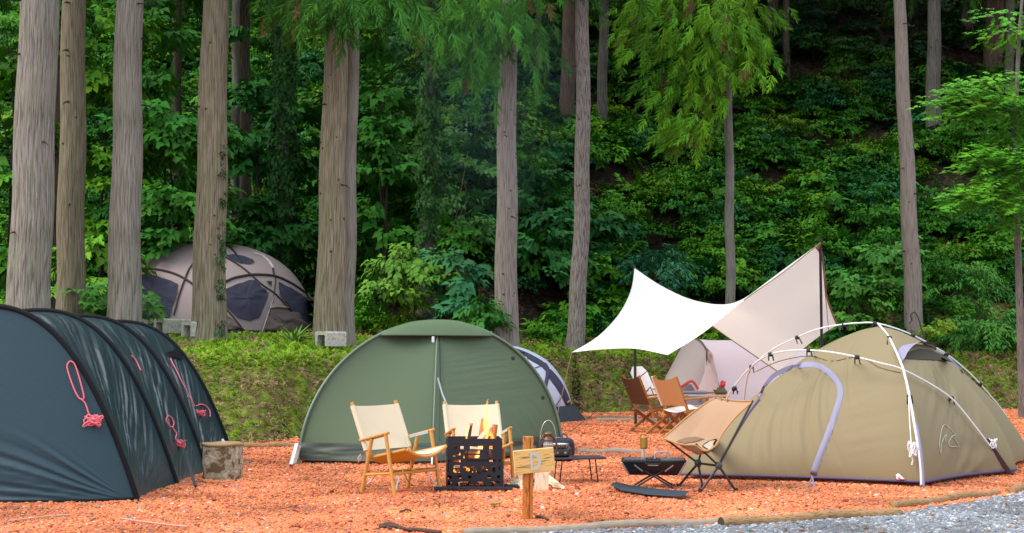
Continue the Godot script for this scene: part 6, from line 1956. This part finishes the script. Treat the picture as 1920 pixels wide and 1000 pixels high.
	for b: Array in [["concrete channel block lying in front, before the ivied tan trunk", 378, 641, -0.62, 16.6, 0.5], ["mossy concrete channel block lying behind the other at the left", 326, 634, -0.62, 17.0, 0.5], ["concrete channel block before the foot of the double stemmed conifer", 620, 643, -0.62, 16.5, 0.36]]:
		var g := at(b[1], b[2], b[4])
		var bt := thing("concrete_block", Vector3(g.x, gy(g.x, g.z) + 0.06, g.z), b[0], "concrete block", "concrete channel blocks on the bank", b[3])
		var s := 0.105; var h := 0.19; var ln: float = b[5]
		var pr := [Vector3(-s, 0, 0), Vector3(-s, h - 0.02, 0), Vector3(-s + 0.02, h, 0), Vector3(s - 0.02, h, 0), Vector3(s, h - 0.02, 0), Vector3(s, 0, 0), Vector3(s - 0.035, 0, 0), Vector3(s - 0.04, h - 0.06, 0), Vector3(s - 0.06, h - 0.045, 0), Vector3(-s + 0.06, h - 0.045, 0), Vector3(-s + 0.04, h - 0.06, 0), Vector3(-s + 0.035, 0, 0)]
		var mb := Mb.new()
		var nn := pr.size()
		for e in 2:
			var z := (0.5 - e) * ln
			for k in 6:
				var f := [pr[k] + Vector3(0, 0, z), pr[(k + 1) % nn] + Vector3(0, 0, z), pr[(nn - 2 - k + nn) % nn] + Vector3(0, 0, z), pr[nn - 1 - k] + Vector3(0, 0, z)]
				if k == 5: break
				if e == 1: f.reverse()
				mb.face(f)
		for k in nn:
			var u: Vector3 = pr[k]; var w: Vector3 = pr[(k + 1) % nn]
			mb.face([u + Vector3(0, 0, -ln / 2), u + Vector3(0, 0, ln / 2), w + Vector3(0, 0, ln / 2), w + Vector3(0, 0, -ln / 2)])
		put("concrete_body", mb, con, bt)
	# edging logs
	var lw := wood(lin(0.12, 0.06, 0.025), lin(0.34, 0.2, 0.095), 170, 0.85)
	lw.uv1_scale = Vector3(4, 1.5, 1)
	var grey_w := wood(lin(0.16, 0.12, 0.09), lin(0.33, 0.27, 0.21), 171, 0.9)
	var end_m := wood(lin(0.2, 0.1, 0.04), lin(0.4, 0.24, 0.1), 172, 0.85)
	for e: Array in [
		["grey weathered log along the bottom edge before the sign", 868, 1003, 1350, 979, 0.028, grey_w], ["brown knotted log with dark cut end bordering the grey stones", 1352, 983, 1686, 962, 0.034, lw],
		["darker brown log behind the khaki tent corner, along the stones", 1672, 951, 1870, 925, 0.03, lw], ["log end with orange cut face at the right edge", 1896, 923, 1990, 895, 0.034, lw],
		["thin brown log at the foot of the bank behind the camouflage bag", 440, 838, 556, 836, 0.035, lw], ["thin brown pole on the gravel behind the brown folding chair", 1062, 783, 1190, 784, 0.03, lw], ["second thin pole lying beside the brown folding chair", 1118, 789, 1300, 790, 0.035, grey_w], ["grey pole lying on the gravel behind the low table", 1082, 848, 1205, 848, 0.03, grey_w]]:
		var a := on(e[1], e[2], e[5] * 0.4); var b := on(e[3], e[4], e[5] * 0.4)
		var lt := thing("edging_log", a, e[0], "log", "logs edging the gravel")
		var pts := []; var rad := []
		for k in 25:
			var s := k / 24.0
			pts.append(a.lerp(b, s) + Vector3(0, 0.006 * sin(s * 11 + e[1]), 0.012 * sin(s * 7 + e[1])))
			rad.append(e[5] * (1.0 + 0.12 * noise.get_noise_2d(k * 30.0, e[1])))
		putw("wood", Mb.new().tube(pts, rad, 14), e[6], lt)
		var dr: Vector3 = (b - a).normalized()
		putw("cut_end", Mb.new().tube([pts[0] - dr * 0.003, pts[0] - dr * 0.001], rad[0] * 0.93, 14), end_m if e[1] != 1352 else mat(lin(0.05, 0.03, 0.02), 0.9), lt)
	# twigs and tufts
	var twig_m := mat(lin(0.08, 0.04, 0.025), 0.9)
	for w: Array in [["dark curved root lying at the bottom edge of the gravel", [[713, 987], [735, 983], [760, 993], [786, 994], [826, 999]], 0.011], ["short dark twig on the gravel below the cream chair", [[750, 960], [762, 956], [770, 958]], 0.006], ["small twig right of the sign post foot", [[1004, 969], [1018, 970], [1027, 975]], 0.008], ["brown twig lying at the bottom left on the gravel", [[15, 977], [60, 972], [95, 968], [130, 966]], 0.0042], ["pale thin stick lying on the gravel near the bottom left", [[225, 972], [280, 980], [350, 988]], 0.004]]:
		var pts := []
		for k: Array in w[1]: pts.append(on(k[0], k[1], 0.016))
		var tt := thing("twig", pts[0], w[0], "twig", "twigs lying on the gravel")
		putw("stick", Mb.new().tube(smooth_line(pts, 4), w[2], 6), twig_m if w[2] > 0.005 else mat(lin(0.5, 0.32, 0.24), 0.9), tt)
		if w[2] > 0.009:
			for k in 4: putw("side_shoot", Mb.new().tube([pts[0].lerp(pts[1], k * 0.25), on(722 + k * 12, 996 + (k % 2) * 4 - 8, 0.02), on(700 + k * 26, 993 + k, 0.015)], [0.007, 0.005, 0.002], 5), twig_m, tt)
	for w: Array in [["small green weed on the gravel left of the sign post", 929, 949, 0.05], ["small bright weed beside the brown knotted log", 1391, 958, 0.045], ["tall grass tuft before the brown dome tent", 551, 644, 0.3], ["tiny weed on the gravel right of the camouflage bag", 518, 912, 0.03]]:
		var g := on(w[1], w[2]) if w[2] > 700 else at(w[1], w[2], 16.5)
		if w[2] < 700: g.y = gy(g.x, g.z)
		var tt := thing("weed_tuft", g, w[0], "weed", "weeds on the gravel and bank")
		var mb := Mb.new()
		rng.seed = int(w[1])
		for k in 26:
			var a := rng.randf() * TAU
			var dv := Vector3(cos(a), rng.randf_range(0.3, 1.6) * (2.0 if w[3] > 0.2 else 0.7), sin(a)).normalized()
			leaf_at(mb, Vector3(cos(a), 0, sin(a)) * w[3] * 0.15, dv, Vector3(0.1, 1, 0.2), w[3] * rng.randf_range(0.5, 1.1), w[3] * 0.06, 0.3)
		put("blades", mb, mat(lin(0.12, 0.24, 0.02), 0.6), tt).set_meta("kind", "stuff")

# thin smoke drifting up from the fire
func smoke(env: Environment) -> void:
	env.volumetric_fog_enabled = true
	env.volumetric_fog_density = 0.0
	var m := FogMaterial.new()
	m.albedo = Color(0.72, 0.84, 1.0)
	m.density = 0.0045
	for q: Array in [[930, 230, 19.0, 2.2, 3.6], [910, 300, 18.6, 1.5, 2.6], [970, 180, 19.4, 2.6, 2.8], [900, 120, 19.8, 3.0, 2.4]]:
		var v := FogVolume.new()
		v.name = numbered("smoke")
		v.shape = RenderingServer.FOG_VOLUME_SHAPE_ELLIPSOID
		v.position = at(q[0], q[1], q[2])
		v.size = Vector3(q[3], q[4], q[3])
		v.material = m
		add_child(v, true)
		tag(v, "thin bluish smoke drifting before the forest above the green tent", "", "", "stuff")

func _ready() -> void:
	var cam := Camera3D.new()
	cam.name = "camera"
	cam.position = EYE
	cam.rotation.x = PITCH
	cam.fov = rad_to_deg(2.0 * atan(500.0 / FOCAL))
	cam.near = 0.1
	cam.far = 400
	add_child(cam)
	var env := Environment.new()
	var sky_m := ProceduralSkyMaterial.new()
	sky_m.sky_top_color = Color(0.93, 0.97, 1.0)
	sky_m.sky_horizon_color = Color(0.62, 0.66, 0.71)
	sky_m.sky_curve = 0.6
	sky_m.ground_bottom_color = Color(0.3, 0.25, 0.22)
	sky_m.ground_horizon_color = Color(0.5, 0.5, 0.5)
	var sky := Sky.new()
	sky.sky_material = sky_m
	env.background_mode = Environment.BG_SKY
	env.sky = sky
	env.background_energy_multiplier = 1.0
	env.tonemap_mode = Environment.TONE_MAPPER_LINEAR
	env.tonemap_exposure = 2.45
	env.sdfgi_enabled = true; env.ssao_enabled = true; env.ssil_enabled = true
	var we := WorldEnvironment.new()
	we.name = "surroundings"
	we.environment = env
	add_child(we)
	var sun := DirectionalLight3D.new()
	sun.name = "sun"
	sun.light_energy = 0.48
	sun.light_angular_distance = 35
	sun.light_color = Color(1, 0.98, 0.95)
	sun.shadow_enabled = true
	sun.rotation = Vector3(deg_to_rad(-44), deg_to_rad(-68), 0)
	add_child(sun)
	noise.seed = 12; noise.frequency = 0.02; noise.fractal_octaves = 3
	materials()
	setting()
	vegetation()
	trees()
	bushes()
	tunnel_tent()
	green_tent()
	khaki_tent()
	brown_tent()
	lavender_tent()
	tan_tent()
	tarp()
	camo_bag()
	chairs()
	fire()
	sign_post()
	smoke(env)
	small_things()
